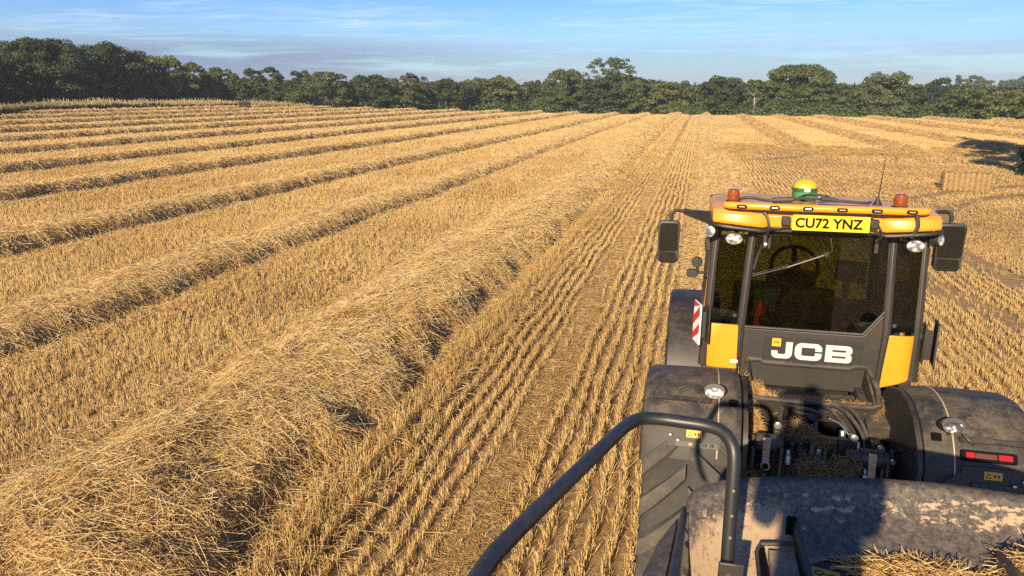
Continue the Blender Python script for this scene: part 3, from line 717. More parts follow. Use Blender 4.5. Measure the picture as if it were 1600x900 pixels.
TREES = [  # column, half width in columns, top row, distance, leaf, name, label, options
    (-30, 50, 66, 114, 'leaf_dark', 'oak_tree', 'dark oak cut by the left edge of the picture', {}),
    (30, 40, 80, 119, 'leaf_dark', 'oak_tree', 'lower dark tree between the left edge and the tallest left oak', {}),
    (103, 66, 61, 126, 'leaf_dark', 'oak_tree', 'tallest broad dark oak in the left corner of the field', {}),
    (200, 50, 69, 134, 'leaf_dark', 'oak_tree', 'dark oak with steep right side beside the yellow-green tree', dict(top=.6)),
    (281, 42, 86, 142, 'leaf_light', 'ash_tree', 'yellow-green tree standing right of the dark oaks', dict(lumpy=.6)),
    (328, 26, 97, 152, 'leaf_mid', 'field_maple', 'rounded green tree just right of the yellow-green one', {}),
    (368, 30, 105, 150, 'leaf_mid', 'hawthorn_tree', 'low spreading tree left of the round oak on a short trunk', {}),
    (428, 36, 103, 133, 'leaf_dark', 'round_oak', 'round dark oak standing out in front on a visible trunk', dict(z0f=.16, top=.5)),
    (487, 20, 109, 165, 'leaf_dark', 'oak_tree', 'small dome-topped tree rising behind the pale willow', dict(z0f=.3)),
    (524, 38, 110, 143, 'leaf_grey', 'willow_tree', 'pale grey-green willow right of the round oak', dict(leaf=.34, lumpy=.2)),
    (592, 40, 114, 146, 'leaf_dark', 'alder_tree', 'dark bushy tree next to the pale willow', {}),
    (648, 34, 113, 152, 'leaf_brown', 'ash_tree', 'brownish-topped tree showing above the dark wood', dict(z0f=.3)),
    (640, 34, 122, 146, 'leaf_mid', 'hazel_tree', 'mid green bushy tree in front of the brownish-topped one', {}),
    (702, 36, 120, 152, 'leaf_dark', 'alder_tree', 'dark even-topped tree in the middle of the left wood edge', {}),
    (748, 26, 121, 156, 'leaf_mid', 'hazel_tree', 'slender green tree between the even-topped tree and the light one', {}),
    (786, 38, 117, 158, 'leaf_light', 'field_maple', 'lighter green tree left of the thin bare-branched one', {}),
    (830, 22, 123, 172, 'leaf_brown', 'dead_ash', 'half-bare brown tree with thin crown left of the tall wood', dict(airy=.6, z0f=.3, bark='pale_bark')),
    (880, 36, 107, 160, 'leaf_mid', 'oak_tree', 'dense oak at the left shoulder of the tall airy tree', {}),
    (946, 42, 89, 172, 'leaf_grey', 'poplar_tree', 'tallest airy crown in the middle of the far wood', dict(airy=.45, z0f=.35, lumpy=.5)),
    (930, 40, 122, 162, 'leaf_dark', 'alder_tree', 'dark tree at the foot of the tall airy crown', {}),
    (985, 34, 121, 164, 'leaf_mid', 'oak_tree', 'mid green tree right of the tall airy crown', {}),
    (1030, 28, 126, 162, 'leaf_light', 'field_maple', 'low yellow-green tree near the end of the tramline', {}),
    (1075, 22, 130, 162, 'leaf_mid', 'hazel_tree', 'low green tree left of the round dark tree past the tramline', {}),
    (1112, 38, 118, 160, 'leaf_dark', 'oak_tree', 'round dark tree above the end of the tramline', {}),
    (1161, 17, 120, 157, 'leaf_mid', 'birch_tree', 'slim light tree on pale thin trunks at the field edge', dict(airy=.35, z0f=.3, bark='pale_bark')),
    (1226, 50, 101, 160, 'leaf_mid', 'oak_tree', 'big broad oak above the tractor roof line', dict(top=.58)),
    (1292, 30, 126, 156, 'leaf_mid', 'hazel_tree', 'low tree in the dip between the two big right oaks', {}),
    (1356, 40, 109, 152, 'leaf_grey', 'oak_tree', 'olive-grey broad tree in the right half of the wood', {}),
    (1428, 36, 119, 152, 'leaf_dark', 'alder_tree', 'dark tree right of the olive-grey broad one', {}),
    (1482, 40, 134, 146, 'leaf_mid', 'hazel_tree', 'low bushy tree under the distant spire poplar', {}),
    (1545, 42, 136, 144, 'leaf_light', 'field_maple', 'low yellowish tree near the right end of the wood', {}),
    (1605, 40, 133, 142, 'leaf_mid', 'hazel_tree', 'bushy green tree cut by the right edge of the picture', {}),
    (1462, 5, 114, 420, 'leaf_dark', 'spire_poplar', 'narrow spire-shaped poplar on the right skyline', dict(top=.35, z0f=.05, lumpy=.1, leaf=1.0)),
    (1485, 13, 118, 430, 'leaf_mid', 'skyline_tree', 'umbrella-shaped tree right of the skyline spire poplar', dict(z0f=.45, airy=.3)),
    (1507, 8, 124, 440, 'leaf_mid', 'skyline_tree', 'small round skyline tree beside the umbrella-shaped one', dict(z0f=.3)),
    (1529, 7, 125, 560, 'leaf_dark', 'skyline_tree', 'smallest dark tree on the far right hill', dict(z0f=.2)),
    (1543, 9, 124, 560, 'leaf_dark', 'skyline_tree', 'flat dark tree in the middle of the far right hill', dict(z0f=.2)),
    (1561, 10, 117, 560, 'leaf_dark', 'skyline_tree', 'tallest round tree on the far right hill', dict(z0f=.15)),
    (1595, 13, 116, 560, 'leaf_dark', 'skyline_tree', 'dark far hill tree at the right edge of the picture', dict(z0f=.1)),
    (1057, 8, 125, 560, 'leaf_dark', 'skyline_tree', 'small dark far tree above the gap left of the round dark tree', dict(z0f=.1)),
]
for i, (xp, hw, yt, d, lm_, nm, lab, op) in enumerate(TREES):
    op = dict(op); x, y = place(xp, d); bk = op.pop('bark', None)
    h = htop(yt, d, x, xp); rx = hw / F_ * d * 1.05
    tree(nm, lab, x, y, h, rx, M[lm_], 100 + i, bark_m=M[bk] if bk else None, **op)
# hedge trees outside the left and right of the picture; their shadows reach into the field
for i, (x, y, h, r_) in enumerate(((-89, 44, 10, 4.5), (-92, 54, 11, 4.5))):
    tree('hedge_tree', ['nearer dark hedge tree beyond the left picture edge', 'farther dark hedge tree beyond the left picture edge'][i], x, y, h, r_, M['leaf_dark'], 400 + i, leaf=.4)
tree('hedge_oak', 'farther dark hedge oak just outside the right edge casting shade on the stubble', 19.4, 44.5, 12.5, 3.0, M['leaf_dark'], 422, leaf=.24, z0f=.02, top=.45)
tree('hedge_oak', 'nearer dark hedge oak just outside the right edge casting a long shadow', 17.2, 37.5, 12.5, 3.0, M['leaf_dark'], 420, leaf=0.22, z0f=.02, top=.45, dens=1.0)
tree('hawthorn_bush', 'small dark hawthorn bush at the right edge of the stubble', 16.5, 42.9, 1.9, 0.9, M['leaf_dark'], 421, leaf=0.16, z0f=.0, top=.4)

# undergrowth filling the wood edge between the trees
parts = []; r = np.random.default_rng(55)
for xp in np.arange(-60, 1680, 9.0):
    for row in range(3):
        xp2 = xp + r.uniform(-6, 6); base = np.interp(xp2, [-60, 240, 400, 490, 700, 1000, 1300, 1680], [106, 132, 147, 139, 148, 158, 146, 136]) + 5 + row * 5 + r.uniform(-1, 3)
        x, y = place(xp2, base); zb = float(hz(x)); hh = r.uniform(1.8, 3.6) + row * 0.7; rr_ = r.uniform(1.8, 3.2); n = 320
        d3 = r.normal(0, 1, (n, 3)); d3 /= np.linalg.norm(d3, axis=1, keepdims=True); d3[:, 2] = np.abs(d3[:, 2])
        k = 0.6 + 0.45 * r.random(n)
        C = np.stack([x + d3[:, 0] * rr_ * k, y + d3[:, 1] * rr_ * k, zb + d3[:, 2] * hh * k - .2], 1)
        nm = d3 + r.normal(0, .5, (n, 3)); nm /= np.linalg.norm(nm, axis=1, keepdims=True)
        parts.append(leaf_quads(C, nm, 0.42, np.clip(r.uniform(0, .9) + r.normal(0, .15, n), 0, 1)))
V, q, t, a = join_np(parts)
tag(link(bpy.data.objects.new('woodland_undergrowth', mesh_np('woodland_undergrowth', V, q, t, a, M['leaf_mid']))), 'dense green undergrowth filling the wood edge behind the field', 'undergrowth', kind='stuff')

# the wood standing behind the first line of trees: one continuous mass
parts = []
for xp in np.arange(-80, 1700, 6.0):
    for row in range(3):
        xp2 = xp + r.uniform(-5, 5); dd_ = np.interp(xp2, [-60, 240, 400, 490, 700, 1000, 1300, 1680], [118, 142, 158, 150, 158, 170, 162, 150]) + 4 + row * 4
        x, y = place(xp2, dd_); zb = float(hz(x)); ytop = np.interp(xp2, [-60, 100, 230, 262, 400, 490, 850, 960, 1060, 1200, 1300, 1680], [86, 80, 90, 114, 122, 124, 127, 114, 130, 122, 130, 134]) + r.uniform(0, 11)
        hh = max(3.0, htop(ytop, dd_, x, xp2)); 
        for q in range(4):
            cz = zb + hh * (0.15 + 0.25 * q) - .6; rc = r.uniform(1.2, 2.0); n = 110
            d3 = r.normal(0, 1, (n, 3)); d3 /= np.linalg.norm(d3, axis=1, keepdims=True); d3[:, 2] = np.where(d3[:, 2] < -.2, -d3[:, 2], d3[:, 2])
            k_ = (0.5 + 0.5 * r.random(n))[:, None]; C = np.array([x + r.uniform(-1, 1), y, cz]) + d3 * k_ * np.array([rc * 1.3, rc, min(rc, hh * .2 + .3)])
            nm = d3 + r.normal(0, .5, (n, 3)); nm /= np.linalg.norm(nm, axis=1, keepdims=True)
            parts.append(leaf_quads(C, nm, 0.46, np.clip(r.uniform(0.1, .9) + r.normal(0, .15, n), 0, 1)))
V, q, t, a = join_np(parts)
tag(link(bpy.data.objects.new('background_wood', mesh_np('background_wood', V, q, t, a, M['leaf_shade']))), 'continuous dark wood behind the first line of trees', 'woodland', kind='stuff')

# rough grass and dead docks along the left margin
n = 60000; xp = r.uniform(-60, 500, n); parts = []
dd = np.interp(xp, [-60, 0, 100, 240, 400, 500], [86, 89, 100, 117.5, 129.5, 130]) + r.uniform(0.3, 1, n) * r.uniform(0, 1, n) * np.interp(xp, [0, 240, 500], [17, 10, 3.5]) - 1.2
xr = (xp - 800) / F_; nn = np.hypot(xr, .985); X = dd * (.985 / nn * AX[0] + xr / nn * RX[0]); Y = dd * (.985 / nn * AX[1] + xr / nn * RX[1])
hh = np.where(r.random(n) < .06, 1.35, 1.0) * r.uniform(.4, .95, n) * np.interp(xp, [0, 150, 430, 500], [.9, 1.15, 1.0, .6]) * (0.7 + .6 * vnoise(X, Y, 4, 3))
tn = np.clip(vnoise(X, Y, 5, 14) * 1.0 + np.interp(xp, [0, 110, 180, 300], [-.25, -.2, .2, .3]) + r.normal(0, .16, n), 0, 1)
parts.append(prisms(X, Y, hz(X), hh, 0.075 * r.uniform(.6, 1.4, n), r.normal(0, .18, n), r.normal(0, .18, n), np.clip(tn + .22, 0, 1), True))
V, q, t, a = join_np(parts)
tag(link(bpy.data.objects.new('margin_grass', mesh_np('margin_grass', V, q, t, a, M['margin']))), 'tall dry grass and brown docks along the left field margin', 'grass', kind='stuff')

# ------------------------------------------------------------------ thin evening haze over the whole field
hb = MB(); hb.box((0, 0, 10.5), (7000, 7000, 24)); hzo = hb.build('haze', bpy.data.materials.new('haze_air'), None, smooth=False)
hm = hzo.data.materials[0]; hm.use_nodes = True; ht = hm.node_tree; ht.nodes.clear()
pv = N(ht, 'ShaderNodeVolumePrincipled'); pv.inputs['Color'].default_value = (0.86, 0.92, 1.0, 1); pv.inputs['Density'].default_value = 0.0004; pv.inputs['Anisotropy'].default_value = 0.1
ho_ = N(ht, 'ShaderNodeOutputMaterial'); L(ht, pv.outputs[0], ho_.inputs['Volume'])
tag(hzo, 'thin pale evening haze lying over the field', 'haze', kind='stuff')

# ------------------------------------------------------------------ tractor
TX = 0.93
tractor = empty('farm_tractor', (TX, 6.7, 0), 'orange and black tractor seen from behind with dusty mudguards and a yellow number plate', 'tractor')
T = tractor
def text_mesh(s, size, bold=0.0, depth=0.002):
    cu = bpy.data.curves.new('lettering', 'FONT'); cu.body = s; cu.size = size; cu.offset = bold; cu.extrude = depth; cu.align_x = 'CENTER'; cu.align_y = 'CENTER'; cu.resolution_u = 4
    o = bpy.data.objects.new('lettering', cu); link(o); dg = bpy.context.evaluated_depsgraph_get(); dg.update()
    me = bpy.data.meshes.new_from_object(o.evaluated_get(dg)); bpy.data.objects.remove(o); bpy.data.curves.remove(cu); return me
def put_mesh(name, me, material, parent, M4, fit=None):
    """mesh drawn in the XY plane, placed by a world matrix; fit=(w,h) rescales it to that size"""
    if fit:
        co = np.array([v.co[:] for v in me.vertices]); lo, hi = co.min(0), co.max(0)
        sx, sy = fit[0] / (hi[0] - lo[0]), fit[1] / (hi[1] - lo[1]); c = (lo + hi) / 2
        me.transform(Matrix.Diagonal((sx, sy, 1, 1)) @ Matrix.Translation((-c[0], -c[1], 0)))
    me.transform(M4); off = Vector(); p = parent
    while p is not None: off += p.location; p = p.parent
    me.transform(Matrix.Translation(-off)); me.materials.clear(); me.materials.append(material)
    o = link(bpy.data.objects.new(name, me)); o.parent = parent; return o
def face_back(loc, tilt=0.0, turn=0.0):
    """matrix of a sheet facing the rear (towards -Y); tilt leans its top forward"""
    return Matrix.Translation(loc) @ Matrix.Rotation(turn, 4, 'Z') @ Matrix.Rotation(R(90) - tilt, 4, 'X')
def plate(mb, c, w, h, r, d, tilt=0.0, turn=0.0, n=4):
    m = face_back(c, tilt, turn); lo = [m @ Vector((x, y, 0)) for x, y in rrect(w, h, r, n)]; hi = [m @ Vector((x, y, d)) for x, y in rrect(w, h, r, n)]
    return mb.loft([lo, hi])
def ellipse_disc(mb, c, rx, ry, d, tilt=0.0, turn=0.0, n=28, dome=0.0):
    m = face_back(c, tilt, turn); rings = []
    prof = [(1, 0), (1, d * .8), (.93, d)] + ([(.7, d + dome * .6), (.3, d + dome), (.02, d + dome)] if dome else [])
    for f, z in prof: rings.append([m @ Vector((rx * f * math.cos(6.28319 * k / n), ry * f * math.sin(6.28319 * k / n), z)) for k in range(n)])
    return mb.loft(rings)

# body under the cab
b = MB(); b.box((TX, 6.4, .95), (.62, 2.6, .62)); b.box((TX, 8.6, .95), (.56, 2.4, .7)); b.box((TX, 5.25, .82), (1.5, .34, .34)); b.box((TX, 8.1, .78), (1.4, .26, .26))
b.box((TX, 5.05, 1.02), (.66, .9, .5)); b.box((TX - .52, 6.75, .95), (.42, 1.1, .6)); b.box((TX + .52, 6.75, .95), (.42, 1.1, .6))
b.build('chassis', M['dark_steel'], T, .03)
b = MB(); rings = []
for y, w, z in ((7.62, .95, 1.72), (8.6, .9, 1.68), (9.4, .78, 1.58), (9.62, .66, 1.45)):
    rings.append([Vector((TX + x, y, zz + z - .35)) for x, zz in rrect(w, .7, .14, 4)])
b.loft(rings); b.build('bonnet', M['orange'], T, .01)
b = MB(); plate(b, (TX, 9.66, 1.3), .6, .5, .06, -.05); b.build('grille', M['black'], T)

# wheels
def wheel(name, cx, cy, r, w, side):
    root = empty(name, (0, 0, 0), None, None); root.parent = T; root.location = Vector((cx, cy, r)) - T.location; del_ = None
    C = Vector((cx, cy, r)); rb = r - .065
    t = MB(); h = w / 2
    prof = [(r * .56, -h * .72), (r * .60, -h * .86), (r * .74, -h * 1.0), (rb * .93, -h * .99), (rb * .985, -h * .88), (rb, -h * .5), (rb * 1.004, 0), (rb, h * .5), (rb * .985, h * .88), (rb * .93, h * .99), (r * .74, h * 1.0), (r * .60, h * .86), (r * .56, h * .72)]
    t.lathe(prof, C, 'X', 64, True); t.build('tyre', M['rubber'], root, angle=1.0)
    lg = MB(); nl = 21
    for sgn in (-1, 1):
        for k in range(nl):
            a0 = 6.28319 * (k + (0.5 if sgn > 0 else 0)) / nl; rings = []
            for i, u in enumerate((0.03, 0.22, 0.45, 0.68, 0.88, 1.0)):
                x = sgn * u * h * 1.0; a = a0 - 0.02 + 0.30 * u ** 0.9           # outer end trails: the chevron points up at the rear
                hw = (0.044 + 0.014 * u) / r; drop = 0.0 if u < .8 else (u - .8) * .22
                base = rb - .015 - (0.0 if u < .8 else (u - .8) * .35)
                ring = []
                for aa, rr in ((a - hw * 1.45, base), (a - hw, r - drop), (a + hw, r - drop), (a + hw * 1.45, base)):
                    ring.append(C + Vector((x, -math.sin(aa) * rr * -1, math.cos(aa) * rr)) if False else C + Vector((x, -math.sin(aa) * rr, math.cos(aa) * rr)))
                rings.append(ring)
            lg.loft(rings, True, True)
    lg.build('tread_lug', M['lug'], root, .006, angle=.5)
    rm = MB(); s = side
    rm.lathe([(r * .57, s * h * .75), (r * .53, s * h * .62), (r * .48, s * h * .40), (r * .30, s * h * .34), (r * .26, s * h * .45), (r * .12, s * h * .48), (.01, s * h * .48)], C, 'X', 40, True)
    for k in range(8):
        a = 6.28319 * k / 8; rm.lathe([(.022, s * h * .36), (.022, s * h * .43)], C + Vector((0, math.cos(a) * r * .38, math.sin(a) * r * .38)), 'X', 6)
    rm.build('rim', M['rim'], root)
    return root
WR, WF = .93, .80
for s in (-1, 1):
    wheel('rear_wheel', TX + s * .87, 5.16, WR, .58, s)
    wheel('front_wheel', TX + s * .86, 8.15, WF, .50, s)
for w_ in [c for c in T.children if 'wheel' in c.name]:
    for k in ('label', 'category'):
        if k in w_: del w_[k]

# rear mudguards
PROF = [(5.74, 1.56), (5.64, 1.72), (5.44, 1.855), (5.20, 1.93), (4.98, 1.935), (4.80, 1.88), (4.67, 1.78), (4.585, 1.65), (4.54, 1.50)]
PROFR = PROF[:-1] + [(4.55, 1.50), (4.53, 1.30)]
def fender(s):
    x0, x1 = (TX - 1.19, TX - .53) if s < 0 else (TX + .53, TX + 1.19)
    P = [Vector((0, y, z)) for y, z in (PROF if s < 0 else PROFR)]; P = [Vector((0, a.y, a.z)) for a in smooth_path(P, 5)]
    f = MB(); rings = []; xs = [x0, x0 + .012, x0 + .06, (x0 + x1) / 2, x1 - .06, x1 - .012, x1]; dz = [-.075, -.022, 0, .008, 0, -.022, -.075]
    n = len(P)
    for i, p in enumerate(P):
        a = P[max(i - 1, 0)]; c = P[min(i + 1, n - 1)]; d = (c - a).normalized(); nrm = Vector((0, d.z, -d.y))
        if nrm.z < 0 and nrm.y > 0: nrm = -nrm
        if i == 0: n0 = nrm
        top = [Vector((x, p.y, p.z)) + nrm * q for x, q in zip(xs, dz)]
        bot = [Vector((x, p.y, p.z)) + nrm * (q - .03) for x, q in zip(reversed(xs), reversed(dz))]
        rings.append(top + bot)
    f.loft(rings); o = f.build('rear_mudguard', M['black_dusty'], T, .006, angle=.9)
    xo = x1 - .06 if s < 0 else x0 + .20            # seam line of dried dust
    sm = MB(); xs_ = x0 + .50 if s < 0 else x0 + .17
    for i in range(n - 1): pass
    pts = [Vector((xs_, p.y, p.z)) + Vector((0, -.004, .006)) for p in P[8:-2]]
    sm.tube(pts, .005, 6); sm.build('seam', painted('seam_dust', (0.42, 0.33, 0.22), .9, .5) if s < 0 else bpy.data.materials['seam_dust'], o)
    def on(t, x):   # point and outward normal on the profile, t in 0..1 from top middle to the rear lip
        k = int(t * (n - 1)); d = (P[min(k + 1, n - 1)] - P[max(k - 1, 0)]).normalized(); nn = Vector((0, d.z, -d.y)); 
        if nn.y > 0 and nn.z < 0.2: nn = -nn
        if nn.z < 0 and nn.y > 0: nn = -nn
        return Vector((x, P[k].y, P[k].z)), nn
    cx = (x0 + x1) / 2
    # badge strip across the upper rear
    p, nn = on(.66, cx - s * 0 + (-.06 if s < 0 else .07)); tl = math.atan2(nn.z, -nn.y)
    st = MB(); plate(st, p + nn * .012, .36 if s < 0 else .40, .034, .008, .012, tl); so_ = st.build('badge_strip', M['black'], o)
    bt = MB()
    for dx in (.05,): plate(bt, p + nn * .023 + Vector((dx, 0, 0)), .15, .012, .003, .004, tl)
    bt.build('badge', M['frame_grey'], so_)
    # square socket
    p2, _ = on(.66, x1 - .07 if s < 0 else x0 + .075); sk = MB(); plate(sk, p2 + nn * .012, .055, .05, .006, .012, tl); plate(sk, p2 + nn * .022, .026, .022, .004, .006, tl); sk.build('socket', M['ink'], o)
    # oval lamp on its stalk, with the cable to the strip
    lx = x0 + (.465 if s < 0 else .15); p3, _ = on(.62, lx)
    lamp = MB(); c3 = p3 + Vector((0, -.085, .045)); ellipse_disc(lamp, c3 + Vector((0, .045, 0)), .072, .045, .06, R(28)); lamp.tube([c3 + Vector((0, .03, -.02)), p3 + Vector((0, -.02, -.02)), p3], .014, 8)
    lo = lamp.build('work_lamp', M['black'], o); ln = MB(); ellipse_disc(ln, c3 + Vector((0, -.008, .006)), .060, .036, .012, R(28), dome=.010); ln.build('lens', M['lens'] if s < 0 else M['lens_dark'], lo)
    cb = MB(); cb.tube(smooth_path([c3 + Vector((-.05 if s < 0 else .06, .03, -.03)), c3 + Vector((-.10 if s < 0 else .10, -.01, -.07)), p + nn * .03 + Vector((.10 if s < 0 else -.12, 0, -.04))]), .007, 6); cb.build('lamp_cable', M['hose'], lo)
    # control pad with buttons on the rear face
    p4, n4 = on(.87 if s < 0 else .82, cx + (.02 if s < 0 else .04)); t4 = math.atan2(n4.z, -n4.y)
    pad = MB(); plate(pad, p4 + n4 * .008, .34, .13, .025, .016, t4); po = pad.build('control_pad', M['black_dusty'], o)
    m4 = face_back(p4 + n4 * .026, t4)
    br = MB(); plate(br, m4 @ Vector((.02, -.045, -.002)), .27, .036, .012, .012, t4); br.build('button_strip', M['black'], po)
    for bx, mm in ((-.02, 'yellow'), (.07, 'frame_grey'), (.115, 'frame_grey'), (-.10, 'steel'), (-.15, 'steel')):
        bb = MB(); ellipse_disc(bb, m4 @ Vector((bx if s < 0 else -bx + .01, -.045 if bx > -.1 else -.045 + (.02 if bx == -.10 else .05), .009)), .013, .011, .008, t4, n=14, dome=.003); bb.build('push_button', M[mm], po)
    lb = MB(); plate(lb, m4 @ Vector((.0, .022, .0)), .098, .048, .003, .003, t4); lbo = lb.build('warning_label', M['label_yellow'], po)
    ik = MB(); mi = face_back(m4 @ Vector((0, .022, .0035)), t4)
    tri = [(-.038, -.014), (-.012, -.014), (-.025, .014)]
    for q in range(3): 
        a, c = Vector((*tri[q], 0)), Vector((*tri[(q + 1) % 3], 0)); ik.tube([mi @ a, mi @ c], .0018, 4)
    for x_ in (.006, .028): ik.add([mi @ Vector((x_ - .007, .008, .0015)), mi @ Vector((x_ + .007, .004, .0015)), mi @ Vector((x_ + .002, -.013, .0015))], [(0, 1, 2)])
    ik.build('pictogram', M['ink'], lbo)
    # red tail lamp
    p5, n5 = on(.79 if s < 0 else .73, cx + (-.12 if s < 0 else .02)); t5 = math.atan2(n5.z, -n5.y)
    tl_ = MB(); plate(tl_, p5 + n5 * .008, .30, .062, .008, .028, t5); tlo = tl_.build('tail_lamp', M['ink'], o)
    m5 = face_back(p5 + n5 * .037, t5)
    for x_, w_ in ((-.105, .045), (.085, .075)): q_ = MB(); plate(q_, m5 @ Vector((x_, 0, 0)), w_, .034, .004, .006, t5); q_.build('red_lens', M['red_lens'], tlo)
    q_ = MB(); plate(q_, m5 @ Vector((-.02, 0, -.001)), .118, .030, .004, .005, t5); q_.build('lens_strip', painted('smoked_lens', (.09, .03, .028), .2, .1) if s < 0 else bpy.data.materials['smoked_lens'], tlo)
    # inner liner between mudguard and cab
    xi = x1 if s < 0 else x0; li = MB()
    poly = [Vector((xi, y, z - .02)) for y, z in PROF[:-1]] + [Vector((xi, 4.60, 1.30)), Vector((xi, 5.0, 1.22)), Vector((xi, 5.7, 1.2))]
    li.prism(poly, (-s * .03, 0, 0)); li.build('liner', M['black'], o)
    # sloping step from mudguard towards the cab
    st = MB(); st.hexa([(xi, 5.98, 1.60), (xi, 5.25, 1.52), (xi - s * .16, 5.35, 1.45), (xi - s * .16, 5.98, 1.52), (xi, 5.98, 1.70), (xi, 5.25, 1.60), (xi - s * .16, 5.35, 1.56), (xi - s * .16, 5.98, 1.66)])
    st.build('splash_plate', M['black_dusty'], o, .01)
    return o
fender(-1); fender(1)
# front mudguards
for s in (-1, 1):
    f = MB(); rings = []; x0 = TX + s * .86
    for k in range(17):
        a = R(-62 + 135 * k / 16); rr = .945
        ring = []
        for x, q in ((-.27, -.06), (-.25, -.01), (-.18, 0), (.18, 0), (.25, -.01), (.27, -.06)): ring.append(Vector((x0 + x, 8.15 - math.sin(a) * (rr + q), WF + math.cos(a) * (rr + q))))
        for x, q in ((.255, -.065), (-.255, -.065)): ring.append(Vector((x0 + x, 8.15 - math.sin(a) * (rr + q), WF + math.cos(a) * (rr + q))))
        rings.append(ring)
    f.loft(rings); f.build('front_mudguard', M['black'], T, .006, angle=.8)

# cab shell --------------------------------------------------------------
CY = 5.90                                 # rear face
XL, XR = TX - .80, TX + .77
fr = MB()
def bar(a, c, r, mb=None): (mb or fr).tube([a, c], r, 8)
for s in (-1, 1):
    xo = TX + s * .775; xt = TX + s * .74
    fr.tube([(xo, CY + .03, 1.72), (xo - s * .005, CY + .03, 2.1), (xt, CY + .05, 2.86)], [.05, .038, .036], 8)       # rear outer posts
    fr.tube([(xo, 7.5, 1.5), (xt, 7.40, 2.86)], .04, 8)                                                                # front posts
    fr.tube([(xo + s * .01, 6.85, 1.6), (xt, 6.8, 2.86)], .035, 8)
    bar((xo, CY, 2.09), (xo, 7.5, 2.0), .035); bar((xt, CY, 2.86), (xt, 7.42, 2.86), .04)
# inner rear posts flanking the window
fr.tube([(TX - .515, CY - .005, 1.72), (TX - .512, CY - .01, 2.08), (TX - .475, CY + .01, 2.87)], .034, 8)
fr.tube([(TX + .535, CY - .005, 1.72), (TX + .548, CY - .01, 2.1), (TX + .515, CY + .01, 2.87)], .034, 8)
fr.box((TX, CY + .02, 2.86), (1.56, .08, .05)); fr.box((TX, 7.42, 2.86), (1.5, .06, .05)); fr.box((TX, 7.46, 1.60), (1.5, .06, .16))
fo = fr.build('cab_frame', M['frame_grey'], T, .004)
fl = MB(); fl.box((TX, 6.7, 1.38), (1.5, 1.56, .10)); fl.build('cab_floor', M['interior'], T)
# orange corner panels
for s in (-1, 1):
    x0, x1 = (XL, TX - .50) if s < 0 else (TX + .545, XR + .01)
    p = MB(); rings = []
    zb0, zb1 = (1.735, 1.725) if s < 0 else (1.66, 1.72)
    cols = [(x0, zb0), ((x0 + x1) / 2, (zb0 + zb1) / 2), (x1, zb1)]
    outer = x0 if s < 0 else x1
    path = [(outer - s * -.0, CY + .34), (outer, CY + .07), (outer - s * .02, CY + .01), (outer - s * .06, CY - .025)] 
    inner = x1 if s < 0 else x0
    path += [((outer + inner) / 2, CY - .035), (inner, CY - .035)]
    for (x, y) in path:
        tt = abs(x - outer) / max(abs(inner - outer), 1e-3); zb = 1.72 if s < 0 else 1.74 - .08 * tt
        rings.append([Vector((x, y, zb)), Vector((x, y, 2.085 + .0 * tt)), Vector((x, y + .03, 2.085)), Vector((x, y + .03, zb))])
    p.loft(rings); p.build('corner_panel', M['orange'], T, .006, angle=.9)
    # lower dark body under the panel
    d = MB(); d.box(((x0 + x1) / 2, CY + .12, 1.60), (abs(x1 - x0) - .02, .28, .24)); d.build('lower_panel', M['black'], T, .01)
# small white maker's decal on the left panel
dc = MB(); plate(dc, (TX - .545, CY - .037, 1.785), .058, .024, .004, .002); dco = dc.build('decal', M['white'], T)
tm = text_mesh('DCT', .018, .0003, .0004); put_mesh('lettering', tm, M['frame_grey'], dco, face_back((TX - .545, CY - .0395, 1.785)))

# rear window: pane, seal, the panel below
wp = [(TX - .472, 2.83), (TX + .492, 2.83), (TX + .522, 2.27), (TX + .385, 2.075), (TX - .492, 2.075)]
pane = MB(); pane.prism([Vector((x, CY - .004 + (2.83 - z) * -.012, z)) for x, z in wp], (0, .006, 0)); wo_ = pane.build('rear_window', M['glass'], T, smooth=False)
sl_ = MB(); pts = [Vector((x, CY - .012 + (2.83 - z) * -.012, z)) for x, z in wp]; pts = pts + [pts[0], pts[1]]; 
for i in range(5): sl_.tube([pts[i], pts[i + 1]], .011, 6); sl_.lathe([(.004, -.01), (.011, 0), (.004, .01)], pts[i], 'Y', 8)
sl_.build('window_seal', M['frame_grey'], wo_)
hg = MB()
for x in (TX - .36, TX + .40): plate(hg, (x, CY - .02, 2.775), .026, .12, .006, .014); hg.tube([(x, CY - .04, 2.80), (x, CY - .04, 2.86)], .009, 6)
hg.build('window_hinge', M['black'], wo_)
st = MB(); st.tube([(TX + .415, CY + .05, 2.75), (TX + .425, CY + .02, 2.45)], .008, 6); st.tube([(TX + .445, CY + .05, 2.75), (TX + .455, CY + .02, 2.45)], .008, 6); st.build('gas_strut', M['frame_grey'], wo_)
wi = MB(); wi.tube(smooth_path([(TX + .075, CY + .0, 2.86), (TX + .08, CY - .035, 2.80), (TX + .095, CY - .04, 2.72), (TX + .065, CY - .035, 2.69)]), .006, 6); wi.lathe([(.018, -.02), (.018, .0)], (TX + .06, CY - .02, 2.69), 'Y', 10)
wio = wi.build('wiper', M['black'], wo_); wb = MB(); wb.tube([(TX + .05, CY - .034, 2.685), (TX - .21, CY - .034, 2.575)], .006, 6); wb.build('wiper_arm', M['wiper'], wio); wb = MB(); wb.box((TX - .33, CY - .026, 2.535), (.27, .012, .010), (0, R(-18), 0)); wb.build('wiper_blade', M['frame_grey'], wio)
pb = MB(); pb.prism([Vector((x, CY - .02, z)) for x, z in ((TX - .495, 2.062), (TX + .39, 2.062), (TX + .53, 2.262), (TX + .545, 2.08), (TX + .545, 1.60), (TX - .495, 1.60))], (0, .03, 0)); pbo = pb.build('rear_panel', M['frame_grey'], T, .005)
